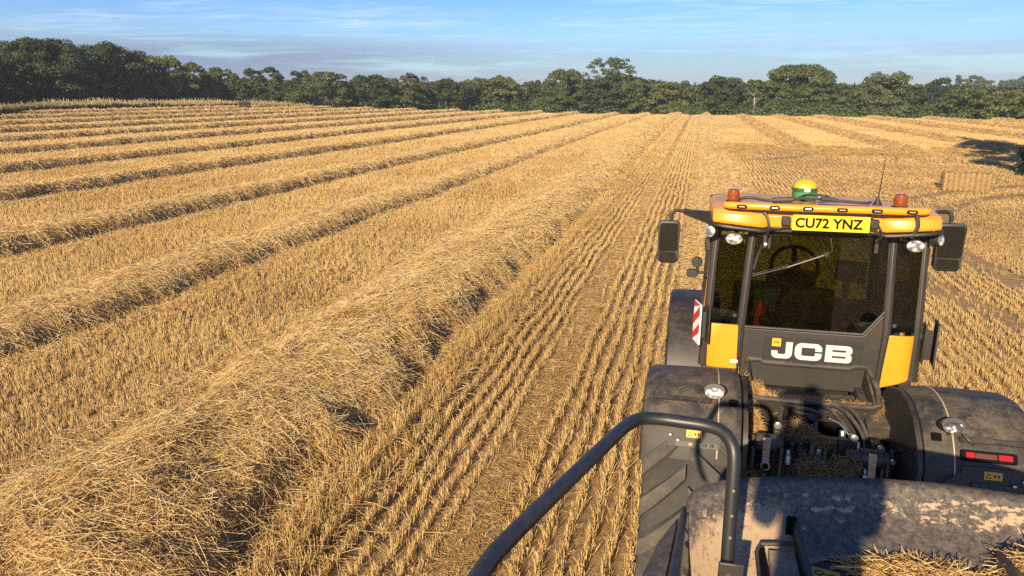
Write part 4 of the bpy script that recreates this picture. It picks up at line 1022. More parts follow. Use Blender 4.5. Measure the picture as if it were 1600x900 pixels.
# lettered badge plate
bp_ = MB(); LC = (TX + .035, CY - .026, 1.915); plate(bp_, LC, .72, .205, .02, .008); bpo = bp_.build('badge_plate', M['black'], pbo, .002)
LT = face_back((LC[0] + .012, LC[1] - .0095, LC[2] - .006))
def stroke(mb, outer, inner, z0=0.0, z1=.003):   # ribbon between two outlines with the same number of points
    n = len(outer); vs = [LT @ Vector((x, y, z)) for z in (z0, z1) for x, y in list(outer) + list(inner)]; fs = []
    for i in range(n - 1):
        fs.append((2 * n + i, 2 * n + i + 1, 3 * n + i + 1, 3 * n + i)); fs.append((i, i + 1, 2 * n + i + 1, 2 * n + i)); fs.append((n + i + 1, n + i, 3 * n + i, 3 * n + i + 1))
    fs += [(0, n, 3 * n, 2 * n), (n - 1, 2 * n - 1, 4 * n - 1, 3 * n - 1)]
    mb.add(vs, fs)
def arc(cx, cy, rx, ry, a0, a1, n=7): return [(cx + rx * math.cos(R(a0 + (a1 - a0) * k / (n - 1))), cy + ry * math.sin(R(a0 + (a1 - a0) * k / (n - 1)))) for k in range(n)]
hh = .138; t_ = .050
lt = MB()
# J: from the top of the stem down and round to the left
jx = -.315; ow = .155
o_ = [(jx + ow, hh / 2), (jx + ow, -hh / 2 + .045)] + arc(jx + ow - .045, -hh / 2 + .045, .045, .045, 0, -90)[1:] + arc(jx + .04, -hh / 2 + .04, .04, .04, 270, 180) + [(jx, -hh / 2 + .062)]
i_ = [(jx + ow - t_, hh / 2), (jx + ow - t_, -hh / 2 + .048)] + arc(jx + ow - t_ - .012, -hh / 2 + .048, .012, .012, 0, -90)[1:] + arc(jx + .05 + .006, -hh / 2 + .042, .008, .006, 270, 180) + [(jx + .046, -hh / 2 + .062)]
stroke(lt, o_, i_)
# C
cx0, cx1 = -.142, .058
o_ = [(cx1, hh / 2 - .062)] + arc(cx1 - .045, hh / 2 - .045, .045, .045, 0, 90) + arc(cx0 + .05, hh / 2 - .05, .05, .05, 90, 180) + arc(cx0 + .05, -hh / 2 + .05, .05, .05, 180, 270) + arc(cx1 - .045, -hh / 2 + .045, .045, .045, 270, 360) + [(cx1, -hh / 2 + .062)]
i_ = [(cx1 - t_, hh / 2 - .062)] + arc(cx1 - t_ - .010, hh / 2 - .045, .010, .010, 0, 90) + arc(cx0 + t_ + .012, hh / 2 - .047, .012, .012, 90, 180) + arc(cx0 + t_ + .012, -hh / 2 + .047, .012, .012, 180, 270) + arc(cx1 - t_ - .010, -hh / 2 + .045, .010, .010, 270, 360) + [(cx1 - t_, -hh / 2 + .062)]
stroke(lt, o_, i_)
# B: back bar, three arms, rounded right side
bx0, bx1 = .082, .275
def rect(x0, x1, y0, y1): 
    lt.add([LT @ Vector(p) for p in ((x0, y0, 0), (x1, y0, 0), (x1, y1, 0), (x0, y1, 0), (x0, y0, .003), (x1, y0, .003), (x1, y1, .003), (x0, y1, .003))], [(4, 5, 6, 7), (0, 1, 5, 4), (1, 2, 6, 5), (2, 3, 7, 6), (3, 0, 4, 7)])
rect(bx0, bx0 + t_, -hh / 2, hh / 2)
sy = .0145
for y0, y1 in ((hh / 2 - .036, hh / 2), (-.0165, .0165), (-hh / 2, -hh / 2 + .036)): rect(bx0 + t_, bx1 - .05, y0, y1)
for sg_ in (1, -1):
    o_ = [(bx1 - .05, hh / 2)] + arc(bx1 - .034, hh / 2 - .030, .034, .030, 90, 0, 6) + [(bx1, .018), (bx1 - .004, .009), (bx1 - .016, .0)]
    i_ = [(bx1 - .05, hh / 2 - .036), (bx1 - .05, hh / 2 - .036)] + arc(bx1 - .05, .02475, .008, .00825, 75, -75, 5) + [(bx1 - .05, .0165), (bx1 - .05, .010), (bx1 - .05, .0)]
    stroke(lt, [(x, y * sg_) for x, y in o_], [(x, y * sg_) for x, y in i_])
lt.build('lettering', M['silver'], bpo, smooth=False)
em = MB(); plate(em, (LC[0] - .27, LC[1] - .0085, LC[2] + .055), .066, .066, .004, .003); emo = em.build('emblem', M['label_yellow'], bpo)
tm = text_mesh('JCB', .024, .0006, .0004); put_mesh('lettering', tm, M['ink'], emo, face_back((LC[0] - .27, LC[1] - .012, LC[2] + .055)))

# side quarter panes, doors, windscreen
for s in (-1, 1):
    xa, xb = (XL + .045, TX - .545) if s < 0 else (TX + .578, XR - .025)
    q_ = MB(); q_.prism([Vector((xa, CY + .012, 2.11)), Vector((xb, CY + .004, 2.11)), Vector((xb + (.035 if s < 0 else -.025), CY + .004, 2.81)), Vector((xa + (.035 if s < 0 else -.025), CY + .012, 2.80))], (0, .006, 0)); qo = q_.build('quarter_window', M['glass_dark'], T, smooth=False)
    bl = MB()
    for x, z in ((xb - .02 if s < 0 else xa + .02, 2.16), (xb if s < 0 else xa + .03, 2.76)): bl.lathe([(.016, -.012), (.016, -.004), (.008, 0)], (x, CY, z), 'Y', 12)
    bl.build('pane_bolt', M['frame_grey'], qo)
    d_ = MB(); xo = TX + s * .775; d_.prism([Vector((xo, CY + .06, 2.10)), Vector((xo, 7.46, 1.62)), Vector((TX + s * .74, 7.40, 2.83)), Vector((TX + s * .74, CY + .08, 2.83))], (s * .005, 0, 0)); d_.build('side_window', M['glass_front'], T, smooth=False)
    y_ = MB(); y_.tube([(TX + s * .79, CY + .38, 2.05), (TX + s * .755, CY + .40, 2.72)], .014, 6); y_.build('door_edge', M['bar_orange'], T)
    hn = MB(); hn.box((TX + s * .80, CY + .22, 2.68), (.05, .09, .10)); hn.build('door_hinge', M['black'], T, .008)
ws = MB(); ws.prism([Vector((TX - .74, 7.46, 1.68)), Vector((TX + .74, 7.46, 1.68)), Vector((TX + .70, 7.40, 2.83)), Vector((TX - .70, 7.40, 2.83))], (0, .006, 0)); ws.build('windscreen', M['glass_front'], T, smooth=False)

# inside the cab
se = MB(); se.box((TX + .02, 6.42, 1.80), (.50, .50, .14)); se.build('seat', M['interior'], T, .05)
sb = MB(); rings = []
for z, w, y in ((1.86, .46, 6.16), (2.05, .50, 6.13), (2.25, .47, 6.11), (2.36, .36, 6.12)): rings.append([Vector((TX - .0 + x, y + yy, z)) for x, yy in rrect(w, .12, .055, 4)])
sb.loft(rings); sb.build('seat_back', M['interior'], T, .02)
for s in (-1, 1): ar = MB(); ar.box((TX + .02 + s * .32, 6.4, 2.04), (.10, .42, .07)); ar.build('armrest', M['interior'], T, .02)
stw = MB(); cen = Vector((TX - .02, 6.92, 2.36)); m = Matrix.Rotation(R(52), 3, 'X')
stw.tube([cen + m @ Vector((.20 * math.cos(6.28319 * k / 32), .20 * math.sin(6.28319 * k / 32), 0)) for k in range(33)], .018, 8)
for a in (90, 210, 330): stw.tube([cen, cen + m @ Vector((.19 * math.cos(R(a)), .19 * math.sin(R(a)), 0))], .022, 6)
stw.lathe([(.05, -.03), (.055, .02)], cen, 'Z', 12); stw.build('steering_wheel', M['interior'], T)
co_ = MB(); co_.tube([cen, (TX - .02, 7.12, 2.1), (TX - .02, 7.2, 1.5)], [.05, .075, .10], 10); co_.box((TX - .02, 7.10, 2.20), (.42, .18, .14)); co_.build('steering_column', M['interior'], T, .02)
ca = MB(); ca.box((TX + .42, 6.5, 1.9), (.22, .6, .22)); ca.tube([(TX + .38, 6.62, 2.0), (TX + .38, 6.66, 2.22)], .022, 8); ca.box((TX + .38, 6.67, 2.26), (.05, .06, .12)); ca.build('control_console', M['interior'], T, .02)
mo_ = MB(); mo_.box((TX + .46, 6.95, 2.33), (.26, .03, .19), (0, 0, R(-25))); mo_.build('cab_monitor', M['interior'], T, .01)
fe = MB(); fe.lathe([(.05, 0), (.045, .03), (.045, .22), (.03, .26), (.015, .29)], (TX - .34, 6.3, 1.90), 'Z', 14); fe.build('fire_extinguisher', M['red'], T)
bx_ = MB(); bx_.box((TX - .42, 6.6, 2.12), (.24, .3, .26)); bx_.build('cool_box', M['green_dark'], T, .02)
hl = MB(); hl.box((TX + .05, 7.25, 2.80), (.9, .25, .06)); hl.box((TX + .12, 6.3, 2.83), (.4, .16, .05)); hl.build('headlining', M['interior'], T, .02)

# roof --------------------------------------------------------------------
def outline(w, y0, y1, r, z, bump=0.0):
    return [Vector((TX + .0 + x, (y0 + y1) / 2 + y, z)) for x, y in rrect(w, y1 - y0, r, 6)]
rf = MB(); rf.loft([outline(1.50, 5.86, 7.62, .12, 2.875), outline(1.58, 5.80, 7.72, .16, 2.90), outline(1.58, 5.80, 7.74, .16, 3.00), outline(1.50, 5.84, 7.60, .18, 3.035), outline(1.30, 5.95, 7.5, .2, 3.055), outline(.9, 6.2, 7.3, .2, 3.062)])
rf.v = [(v[0], v[1], v[2] - max(0, v[1] - 5.86) * (.075 if v[2] > 2.95 else .03)) for v in rf.v]
rfo = rf.build('roof', M['roof_orange'], T, angle=.8)
rt = MB(); rt.loft([outline(1.46, 5.84, 7.62, .12, 2.842), outline(1.56, 5.79, 7.72, .16, 2.862), outline(1.56, 5.79, 7.72, .16, 2.895)]); rt.build('roof_trim', M['black'], rfo)
for s in (-1, 1):      # chunky rear corners of the roof
    e = MB(); rings = []
    for x, y0, zt, zb in ((.795, 5.86, 3.00, 2.93), (.785, 5.755, 3.015, 2.92), (.70, 5.715, 3.025, 2.917), (.56, 5.71, 3.022, 2.905), (.42, 5.725, 3.012, 2.893), (.36, 5.775, 3.0, 2.90), (.31, 5.80, 2.995, 2.91)):
        X = TX + s * x; rings.append([Vector((X, y0 + .30, zb)), Vector((X, y0 + .01, zb)), Vector((X, y0, zb + .02)), Vector((X, y0 + .012, zt - .03)), Vector((X, y0 + .05, zt)), Vector((X, y0 + .30, zt + .02))])
    e.loft(rings); e.build('roof_corner', M['orange'], rfo, .008, angle=.9)
    k = MB(); pts = [Vector((TX + s * x, y, z)) for x, y, z in ((.80, 5.86, 2.922), (.785, 5.76, 2.907), (.70, 5.712, 2.90), (.56, 5.705, 2.887), (.42, 5.72, 2.874), (.36, 5.77, 2.882), (.28, 5.79, 2.892))]
    k.tube(smooth_path(pts, 4), .016, 8); k.build('corner_trim', M['black'], rfo)
    tt = MB(); tt.box((TX + s * .30, 5.775, 2.945), (.2, .05, .10)); tt.build('roof_block', M['orange'], rfo, .015)
# light bar with six marker lamps
lbm = MB(); rings = []
for x in (-.705, -.695, -.66, -.3, .1, .5, .66, .695, .705):
    sc = .4 if abs(x) > .70 else .8 if abs(x) > .69 else 1.0
    yb = 5.665 + .10 * max(0, (abs(x) - .45) / .25) ** 2 * .5
    rings.append([Vector((TX - .015 + x, yb + yy * sc, 3.062 + zz * sc)) for yy, zz in rrect(.07, .052, .024, 4)])
lbm.loft(rings); lbo = lbm.build('light_bar', M['bar_orange'], rfo, angle=.8)
for i in range(6):
    x = TX - .015 + (-.575 + i * .228); mk = MB(); plate(mk, (x, 5.636 + (.012 if i in (0, 5) else 0), 3.062), .072, .026, .0125, .012); mo = mk.build('marker_lamp', M['ink'], lbo)
    le = MB(); plate(le, (x, 5.623 + (.012 if i in (0, 5) else 0), 3.062), .044, .009, .004, .003); le.build('lens', M['white'] if i in (1, 2) else M['steel'], mo)
bk = MB()
for x in (-.62, .0, .62): bk.tube([(TX + x, 5.70, 3.05), (TX + x, 5.86, 3.03)], .018, 6)
bk.build('bracket', M['black'], lbo)
# number plate
npm = MB(); NP = (TX + .03, 5.655, 2.958); plate(npm, NP, .52, .112, .010, .006, R(4)); npo = npm.build('number_plate', M['yellow_plate'], rfo)
tm = text_mesh('CU72 YNZ', .1, .0028, .0008); put_mesh('lettering', tm, M['ink'], npo, face_back((NP[0] - .012, NP[1] - .0075, NP[2]), R(4)), (.455, .074))
for x in (-.30, .295): pbk = MB(); pbk.box((NP[0] + x, 5.69, 2.96), (.062, .05, .066)); pbk.build('plate_lamp', M['black'], rfo, .008)
# beacons
for x in (-.645, .505):
    bc_ = MB(); C0 = (TX + x, 5.83 if x < 0 else 5.80, 3.06); bc_.lathe([(.030, -.03), (.052, .0), (.052, .020), (.045, .026)], C0, 'Z', 20); bo = bc_.build('beacon', M['black'], rfo)
    le = MB(); le.lathe([(.043, .026), (.045, .04), (.044, .080), (.040, .100), (.028, .108), (.004, .109)], C0, 'Z', 24); le.build('lens', M['amber'], bo)
# satellite receiver
G = Vector((TX - .075, 6.35, 3.02)); gr = MB()
gr.loft([[G + Vector((x, y, z)) for x, y in rrect(.175 * f, .20 * f, .06 * f, 5)] for f, z in ((.90, .02), (1, .035), (1.0, .095))]); go = gr.build('satellite_receiver', M['green'], rfo, .004)
gb = MB(); gb.loft([[G + Vector((x, y, z)) for x, y in rrect(.178 * f, .203 * f, .06 * f, 5)] for f, z in ((1, .085), (1.02, .09), (1.02, .118))]); gb.build('band', M['green_dark'], go)
gd = MB(); gd.loft([[G + Vector((x, y, z)) for x, y in rrect(.180 * f, .206 * f, .07 * f, 6)] for f, z in ((1.02, .118), (1.0, .132), (.90, .155), (.70, .174), (.42, .184), (.1, .187))]); gd.build('dome', M['yellow'], go)
gl_ = MB(); plate(gl_, G + Vector((.008, -.1035, .103)), .042, .026, .003, .002); gl_.build('sticker', M['white'], go)
gp = MB(); plate(gp, G + Vector((-.03, -.1005, .045)), .05, .026, .003, .006); gp.build('socket', M['frame_grey'], go)
gm = MB(); gm.box(G + Vector((0, 0, .01)), (.16, .16, .03)); gm.build('mount', M['black'], go, .005)
# aerial
an = MB(); A0 = Vector((TX + .425, 6.12, 3.035)); an.lathe([(.040, 0), (.034, .012), (.016, .045), (.008, .07)], A0, 'Z', 14); an.tube([A0 + Vector((0, 0, .06)), A0 + Vector((.008, 0, .17)), A0 + Vector((.018, 0, .36))], [.006, .004, .0022], 6); an.build('aerial', M['black'], rfo)
# wiring along the roof
wr = MB(); wr.tube(smooth_path([(TX - .60, 5.86, 3.09), (TX - .52, 5.84, 3.105), (TX - .40, 5.85, 3.085), (TX - .30, 5.86, 3.09), (TX - .10, 5.90, 3.105), (TX + .12, 5.92, 3.09), (TX + .30, 5.95, 3.075), (TX + .36, 6.05, 3.07)]), .011, 8)
wr.tube([(TX - .36, 5.85, 3.087), (TX - .22, 5.86, 3.094)], .022, 8); wr.tube([(TX - .02, 5.88, 3.105), (TX + .10, 5.9, 3.095)], .018, 8)
wr.tube(smooth_path([(TX - .12, 6.2, 3.07), (TX - .10, 6.05, 3.11), (TX - .02, 5.98, 3.12), (TX + .06, 6.04, 3.10), (TX + .02, 6.2, 3.07)]), .010, 8); wr.build('roof_cable', M['hose'], rfo)
wc = MB(); wc.box((TX - .005, 5.93, 3.105), (.05, .03, .022)); wc.build('cable_clip', M['white'], rfo, .005)
hc = MB(); hc.tube(smooth_path([(TX - .44, 5.72, 3.03), (TX - .40, 5.70, 2.98), (TX - .385, 5.70, 2.90), (TX - .39, 5.76, 2.83), (TX - .42, 5.86, 2.70), (TX - .455, 5.86, 2.55)]), .010, 6); hc.build('lamp_cable', M['hose'], rfo)
hc = MB(); hc.tube(smooth_path([(TX + .28, 5.74, 3.03), (TX + .36, 5.70, 2.95), (TX + .39, 5.70, 2.87), (TX + .36, 5.76, 2.83)]), .005, 6); hc.build('lamp_cable', M['hose'], rfo)
hc = MB(); hc.tube(smooth_path([(TX + .60, 5.70, 3.03), (TX + .61, 5.69, 2.95), (TX + .58, 5.71, 2.87)]), .014, 6)
hc.build('lamp_cable', M['hose'], rfo)
hk = MB(); hk.box((TX - .40, 5.74, 2.79), (.028, .02, .10)); hk.build('clip', M['black'], rfo, .004); hk = MB(); hk.box((TX - .395, 5.725, 2.775), (.02, .012, .02)); hk.build('clip_tab', M['white'], rfo, .003)
# corner work lamps
for (x, y, z, rx_, ry_, tn, al) in ((-.625, 5.70, 2.800, .066, .046, 0, 'oval'), (.615, 5.70, 2.803, .066, .046, 0, 'oval'), (-.775, 5.78, 2.835, .046, .048, -.45, 'round'), (.765, 5.80, 2.835, .040, .048, .75, 'round')):
    lm2 = MB(); ellipse_disc(lm2, (TX + x, y + .05, z), rx_, ry_, .06, R(10), tn); lm2.tube([(TX + x, y + .05, z), (TX + x * .96, y + .12, z + .05)], .016, 6); lo = lm2.build('work_lamp', M['black'], T)
    le = MB(); m9 = face_back((TX + x, y + .05, z), R(10), tn); ellipse_disc(le, m9 @ Vector((0, 0, .056)), rx_ * .88, ry_ * .86, .008, R(10), tn, dome=.010); le.build('lens', M['lens'], lo)
# mirrors
for s, cx, cz, w_, h_, yy, ax_ in ((-1, -.195, 2.63, .185, .37, 6.40, -.26), (1, 1.98, 2.685, .21, .385, 6.40, 2.04)):
    mr = MB(); rings = []
    for f, dy in ((.86, .10), (.97, .07), (1.0, .02), (1.0, 0.0), (.95, -.008)):
        rings.append([Vector((cx + x * f * (1 - .10 * max(0, -y / (h_ / 2)) ** 2), yy + dy, cz + y * f)) for x, y in rrect(w_, h_, .04, 5)])
    mr.loft(rings); mo = mr.build('mirror_housing', M['black'], T, angle=.8)
    g_ = MB(); plate(g_, (cx, yy - .009, cz + h_ * .115), w_ * .84, h_ * .66, .025, .003); g_.build('mirror_glass', M['mirror'], mo)
    g_ = MB(); plate(g_, (cx, yy - .009, cz - h_ * .34), w_ * .76, h_ * .20, .025, .003, R(3)); g_.build('blind_spot_glass', M['mirror'], mo)
    ar = MB(); rx0 = TX + s * .775; zt = cz + h_ / 2 + .085
    ar.tube(smooth_path([(cx - s * .01, yy + .03, cz + h_ / 2 - .01), (cx - s * .01, yy + .03, zt - .03), (cx - s * .045, yy + .03, zt), (cx - s * .12, yy + .0, zt)], 5), .016, 8)
    ar.hexa([(cx - s * .11, yy - .03, zt - .02), (rx0, 6.15, zt - .075), (rx0, 6.25, zt - .075), (cx - s * .11, yy + .03, zt - .02), (cx - s * .11, yy - .03, zt + .02), (rx0, 6.15, zt + .03), (rx0, 6.25, zt + .03), (cx - s * .11, yy + .03, zt + .02)]) if s < 0 else ar.tube([(cx - s * .12, yy, zt), (rx0, 6.1, zt - .03)], .02, 8)
    ar.build('mirror_arm', M['black'], T, .006)
# striped width boards
def board(s, cx, cy, cz, turn, name='width_board'):
    bd = MB(); plate(bd, (cx, cy, cz), .17, .33, .008, .012, 0, turn); bo = bd.build(name, M['white'] if s < 0 else M['black_dusty'], T)
    m = face_back((cx, cy, cz), 0, turn); st = MB()
    for k in (-1.0, -.1, .8):
        y0 = k * .16; poly = [(-.083, y0 - .02), (.083, y0 + .10), (.083, y0 + .175), (-.083, y0 + .055)]
        poly = [(x, max(-.163, min(.163, y))) for x, y in poly]
        st.add([m @ Vector((x, y, .0135)) for x, y in poly], [(0, 1, 2, 3)])
    st.build('red_stripe', M['red'], bo, smooth=False)
    bb = MB(); plate(bb, m @ Vector((.012, -.01, -.075)), .14, .30, .01, .012, 0, turn); bb.box(m @ Vector((0, -.02, -.04)), (.05, .05, .22)); bb.build('board_back', M['frame_grey'], bo, .004)
board(-1, .085, 5.83, 2.10, R(-74)); board(1, 1.80, 5.84, 2.06, R(82))
# side marker lamp and convex disc at the left door
sm_ = MB(); plate(sm_, (.02, 6.5, 2.35), .10, .07, .03, .05); sm_.tube([(.02, 6.48, 2.35), (.16, 6.5, 2.36)], .014, 6); sm_.build('side_marker', M['black'], T, .006)
sm_ = MB(); ellipse_disc(sm_, (.055, 6.55, 2.44), .045, .045, .05); sm_.tube([(.06, 6.53, 2.40), (.07, 6.5, 2.36)], .014, 6); sm_.build('wide_angle_mirror', M['black'], T, .004)

# storage tray behind the cab
tr = MB(); X0, X1 = TX - .44, TX + .45; Yb, Yf = CY - .02, 5.43
tr.hexa([(X0 + .03, Yf + .06, 1.52), (X1 - .03, Yf + .06, 1.52), (X1, Yb, 1.55), (X0, Yb, 1.55), (X0 + .03, Yf + .06, 1.545), (X1 - .03, Yf + .06, 1.545), (X1, Yb, 1.575), (X0, Yb, 1.575)])
rim = [(X0, Yb - .005, 1.81), (X0 + .10, Yb - .01, 1.815), (X0 + .12, Yb - .012, 1.795), (X1 - .14, Yb - .012, 1.795), (X1 - .10, Yb - .01, 1.815), (X1, Yb - .005, 1.81), (X1 + .025, 5.62, 1.735), (X1 + .01, Yf + .02, 1.67), (X1 - .05, Yf, 1.66), (X0 + .05, Yf, 1.66), (X0 - .01, Yf + .02, 1.67), (X0 - .02, 5.62, 1.735), (X0, Yb - .005, 1.81)]
tr.tube(rim, .022, 8)
def wall(a, c, ab, cb, th): tr.hexa([ab, cb, (cb[0] + th[0], cb[1] + th[1], cb[2]), (ab[0] + th[0], ab[1] + th[1], ab[2]), a, c, (c[0] + th[0], c[1] + th[1], c[2]), (a[0] + th[0], a[1] + th[1], a[2])])
wall((X0, Yf, 1.66), (X1, Yf, 1.66), (X0 + .03, Yf + .05, 1.50), (X1 - .03, Yf + .05, 1.50), (0, .02)); wall((X0, Yf, 1.66), (X0, Yb, 1.80), (X0 + .03, Yf + .06, 1.51), (X0 + .02, Yb, 1.54), (.02, 0)); wall((X1, Yf, 1.66), (X1, Yb, 1.80), (X1 - .03, Yf + .06, 1.51), (X1 - .02, Yb, 1.54), (-.02, 0))
tr.build('storage_tray', M['black_dusty'], T, .004)
ap = MB(); ap.hexa([(X0 - .02, 5.50, 1.30), (X1 + .02, 5.50, 1.30), (X1 + .05, 5.75, 1.30), (X0 - .05, 5.75, 1.30), (X0 + .01, Yf + .05, 1.60), (X1 - .01, Yf + .05, 1.60), (X1, 5.75, 1.60), (X0, 5.75, 1.60)]); ap.build('rear_apron', M['black'], T, .02)
# flat black arch behind the hoses, its colour standing for the shade of a recess
rc = MB(); pts = [Vector((TX - .02 + .29 * math.cos(R(a)), 5.485, 1.36 + .23 * math.sin(R(a)))) for a in range(0, 181, 12)]; rc.prism(pts, (0, .012, 0)); rc.build('recess_shade', M['ink'], T)
xb = MB(); xb.box((TX, 5.30, 1.24), (.92, .08, .07)); xb.box((TX, 5.20, 1.12), (.60, .30, .20)); xb.box((TX - .30, 5.06, 1.05), (.08, .36, .40)); xb.box((TX + .30, 5.06, 1.05), (.08, .36, .40)); xb.box((TX, 4.95, .86), (.5, .3, .3)); xb.tube([(TX - .62, 5.28, 1.30), (TX - .35, 5.30, 1.30)], .03, 8); xb.tube([(TX + .40, 5.30, 1.29), (TX + .66, 5.28, 1.34)], .04, 8)
xb.build('linkage_frame', M['dark_steel'], T, .008)
for s in (-1, 1):
    xa = TX + (-.355 if s < 0 else .315); za = 1.545 if s < 0 else 1.505
    la = MB(); la.tube([(xa - s * .10 - .06, 4.93, za), (xa + .11, 4.93, za)], .05, 12); la.tube([(xa - .07, 4.93, za), (xa + .07, 4.93, za)], .062, 12); la.hexa([(xa - .03, 4.98, za - .05), (xa + .03, 4.98, za - .05), (xa + .03, 5.25, 1.22), (xa - .03, 5.25, 1.22), (xa - .03, 4.98, za + .05), (xa + .03, 4.98, za + .05), (xa + .03, 5.25, 1.32), (xa - .03, 5.25, 1.32)])
    la.tube([(xa - .01, 4.80, za - .16), (xa - .02, 4.78, .8)], .026, 8); la.tube([(xa - .085, 4.88, za - .02), (xa - .10, 4.80, .85)], .02, 8); la.tube([(xa + .10, 4.88, za), (xa + .085, 4.82, .85)], .016, 8)
    lo = la.build('lift_arm', M['dark_steel'], T, .005)
    lp = MB(); lp.hexa([(xa - .022, 4.855, za - .14), (xa + .026, 4.855, za - .14), (xa + .026, 4.875, za - .14), (xa - .022, 4.875, za - .14), (xa - .026, 4.87, za + .055), (xa + .026, 4.87, za + .055), (xa + .026, 4.89, za + .055), (xa - .026, 4.89, za + .055)]); lp.lathe([(.034, -.012), (.034, .012)], (xa + .002, 4.86, za - .14), 'Y', 18); lp.build('link_plate', M['steel'], lo, .004)
    lh = MB(); lh.lathe([(.020, -.018), (.020, -.012)], (xa + .002, 4.86, za - .14), 'Y', 14); lh.build('pin_hole', M['ink'], lo)
    bn = MB(); bn.lathe([(.016, -.02), (.016, .0)], (xa + s * .125, 4.90, za + .01), 'Y', 8); bn.build('bolt', M['steel'], lo)
hs_ = MB(); rr = random.Random(3)
HP = [((-.20, 5.46, 1.42), (-.17, 5.30, 1.50), (-.05, 5.22, 1.52), (.04, 5.25, 1.48), (.03, 5.42, 1.44)), ((-.15, 5.46, 1.40), (-.12, 5.28, 1.47), (-.02, 5.22, 1.475), (.05, 5.3, 1.45)), ((-.11, 5.44, 1.39), (-.08, 5.26, 1.46), (.0, 5.20, 1.455), (.03, 5.35, 1.42)),
      ((.07, 5.46, 1.46), (.13, 5.30, 1.48), (.22, 5.14, 1.40), (.23, 5.08, 1.34)), ((.10, 5.46, 1.48), (.20, 5.30, 1.50), (.29, 5.12, 1.42), (.30, 5.05, 1.32)), ((.16, 5.47, 1.49), (.26, 5.32, 1.50), (.33, 5.2, 1.40), (.34, 5.2, 1.28)),
      ((.00, 5.24, 1.45), (-.01, 5.14, 1.44), (.0, 5.06, 1.36)), ((-.17, 5.05, 1.36), (-.18, 4.98, 1.2), (-.22, 4.92, .95)), ((-.10, 5.04, 1.34), (-.11, 4.96, 1.15), (-.11, 4.92, .9)), ((.13, 4.78, 1.19), (.2, 4.72, 1.24), (.30, 4.74, 1.20)), ((-.22, 5.3, 1.48), (-.24, 5.2, 1.44), (-.22, 5.1, 1.40))]
for k, p in enumerate(HP): hs_ = MB(); hs_.tube(smooth_path([(TX + x, y, z + .17) for x, y, z in p], 6), .015 if k < 9 else .02, 8); hs_.build('hydraulic_hose', M['hose'], T)

def coupler(x, y, z, tilt, mt):
    c = MB(); pts = [Vector((0, 0, 0)), Vector((0, -.012, -.04)), Vector((0, -.015, -.045)), Vector((0, -.03, -.10)), Vector((0, -.032, -.105)), Vector((0, -.045, -.15))]
    c.tube([Vector((TX + x, y, z + .19)) + Matrix.Rotation(tilt, 3, 'Y') @ p for p in pts], [.020, .020, .028, .028, .022, .024], 10); o = c.build('hose_coupler', mt, T, .003); return o
for x, y, z, tl, mm in ((.15, 5.06, 1.44, 0, 'steel'), (.205, 5.06, 1.43, -.05, 'frame_grey'), (.245, 5.03, 1.38, -.12, 'steel'), (.31, 4.98, 1.34, -.1, 'frame_grey'), (.155, 5.02, 1.34, .02, 'dark_steel'), (.00, 5.02, 1.36, 0, 'steel'), (-.17, 5.06, 1.40, 0, 'dark_steel'), (-.11, 5.05, 1.40, 0, 'dark_steel')): coupler(x, y, z, tl, M[mm])
rd = MB(); _b0 = len(rd.v); rd.tube(smooth_path([(TX + .08, 5.20, 1.46), (TX + .14, 5.12, 1.46), (TX + .19, 5.04, 1.42)]), .006, 6); rd.tube(smooth_path([(TX - .07, 5.06, 1.42), (TX - .03, 5.03, 1.41), (TX - .02, 5.02, 1.36)]), .006, 6); rd.tube([(TX + .29, 5.0, 1.27), (TX + .46, 4.97, 1.26)], .006, 6); rd.v = [(v[0], v[1], v[2] + .19) for v in rd.v]; rd.build('release_rod', M['steel'], T)
vb = MB(); vb.box((TX + .0, 5.03, 1.29), (.06, .04, .12)); vb.box((TX + .15, 5.04, 1.24), (.09, .06, .10)); vb.box((TX - .14, 5.08, 1.36), (.18, .06, .12)); vb.v = [(v[0], v[1], v[2] + .19) for v in vb.v]; vb.build('valve_block', M['dark_steel'], T, .006)

for x, y0, z0, z1, rr_ in ((-.29, 4.98, 1.50, .9, .016), (-.24, 5.0, 1.62, 1.0, .014), (-.05, 4.95, 1.56, 1.0, .018), (.03, 4.93, 1.55, .95, .013), (.10, 4.95, 1.50, 1.0, .02), (.25, 4.95, 1.50, .95, .015), (.40, 4.95, 1.50, .95, .018), (-.42, 5.02, 1.55, 1.0, .02), (.46, 5.0, 1.55, 1.0, .02)):
    vh = MB(); vh.tube(smooth_path([(TX + x, y0, z0), (TX + x - .01, y0 - .05, z0 - .15), (TX + x - .03, y0 - .08, z1)], 5), rr_, 8); vh.build('hydraulic_hose' if rr_ < .017 else 'link_rod', M['hose'] if rr_ < .017 else M['dark_steel'], T)
for x, z, mm in ((-.21, 1.52, 'steel'), (-.04, 1.50, 'frame_grey'), (.02, 1.47, 'steel'), (.17, 1.46, 'steel'), (.24, 1.50, 'frame_grey'), (.28, 1.44, 'steel'), (.36, 1.40, 'frame_grey')):
    c = MB(); c.tube([(TX + x, 4.90, z), (TX + x, 4.885, z - .03), (TX + x, 4.88, z - .035), (TX + x, 4.86, z - .09)], [.016, .016, .023, .020], 10); c.build('hose_coupler', M[mm], T, .002)
for x, z, mm in ((-.28, 1.66, 'steel'), (.38, 1.56, 'steel'), (-.33, 1.40, 'steel'), (.21, 1.62, 'steel'), (-.12, 1.50, 'frame_grey')):
    c = MB(); c.lathe([(.018, -.03), (.018, -.01), (.026, -.01), (.026, 0)], (TX + x, 4.98, z), 'Y', 10); c.build('pipe_cap', M[mm], T)
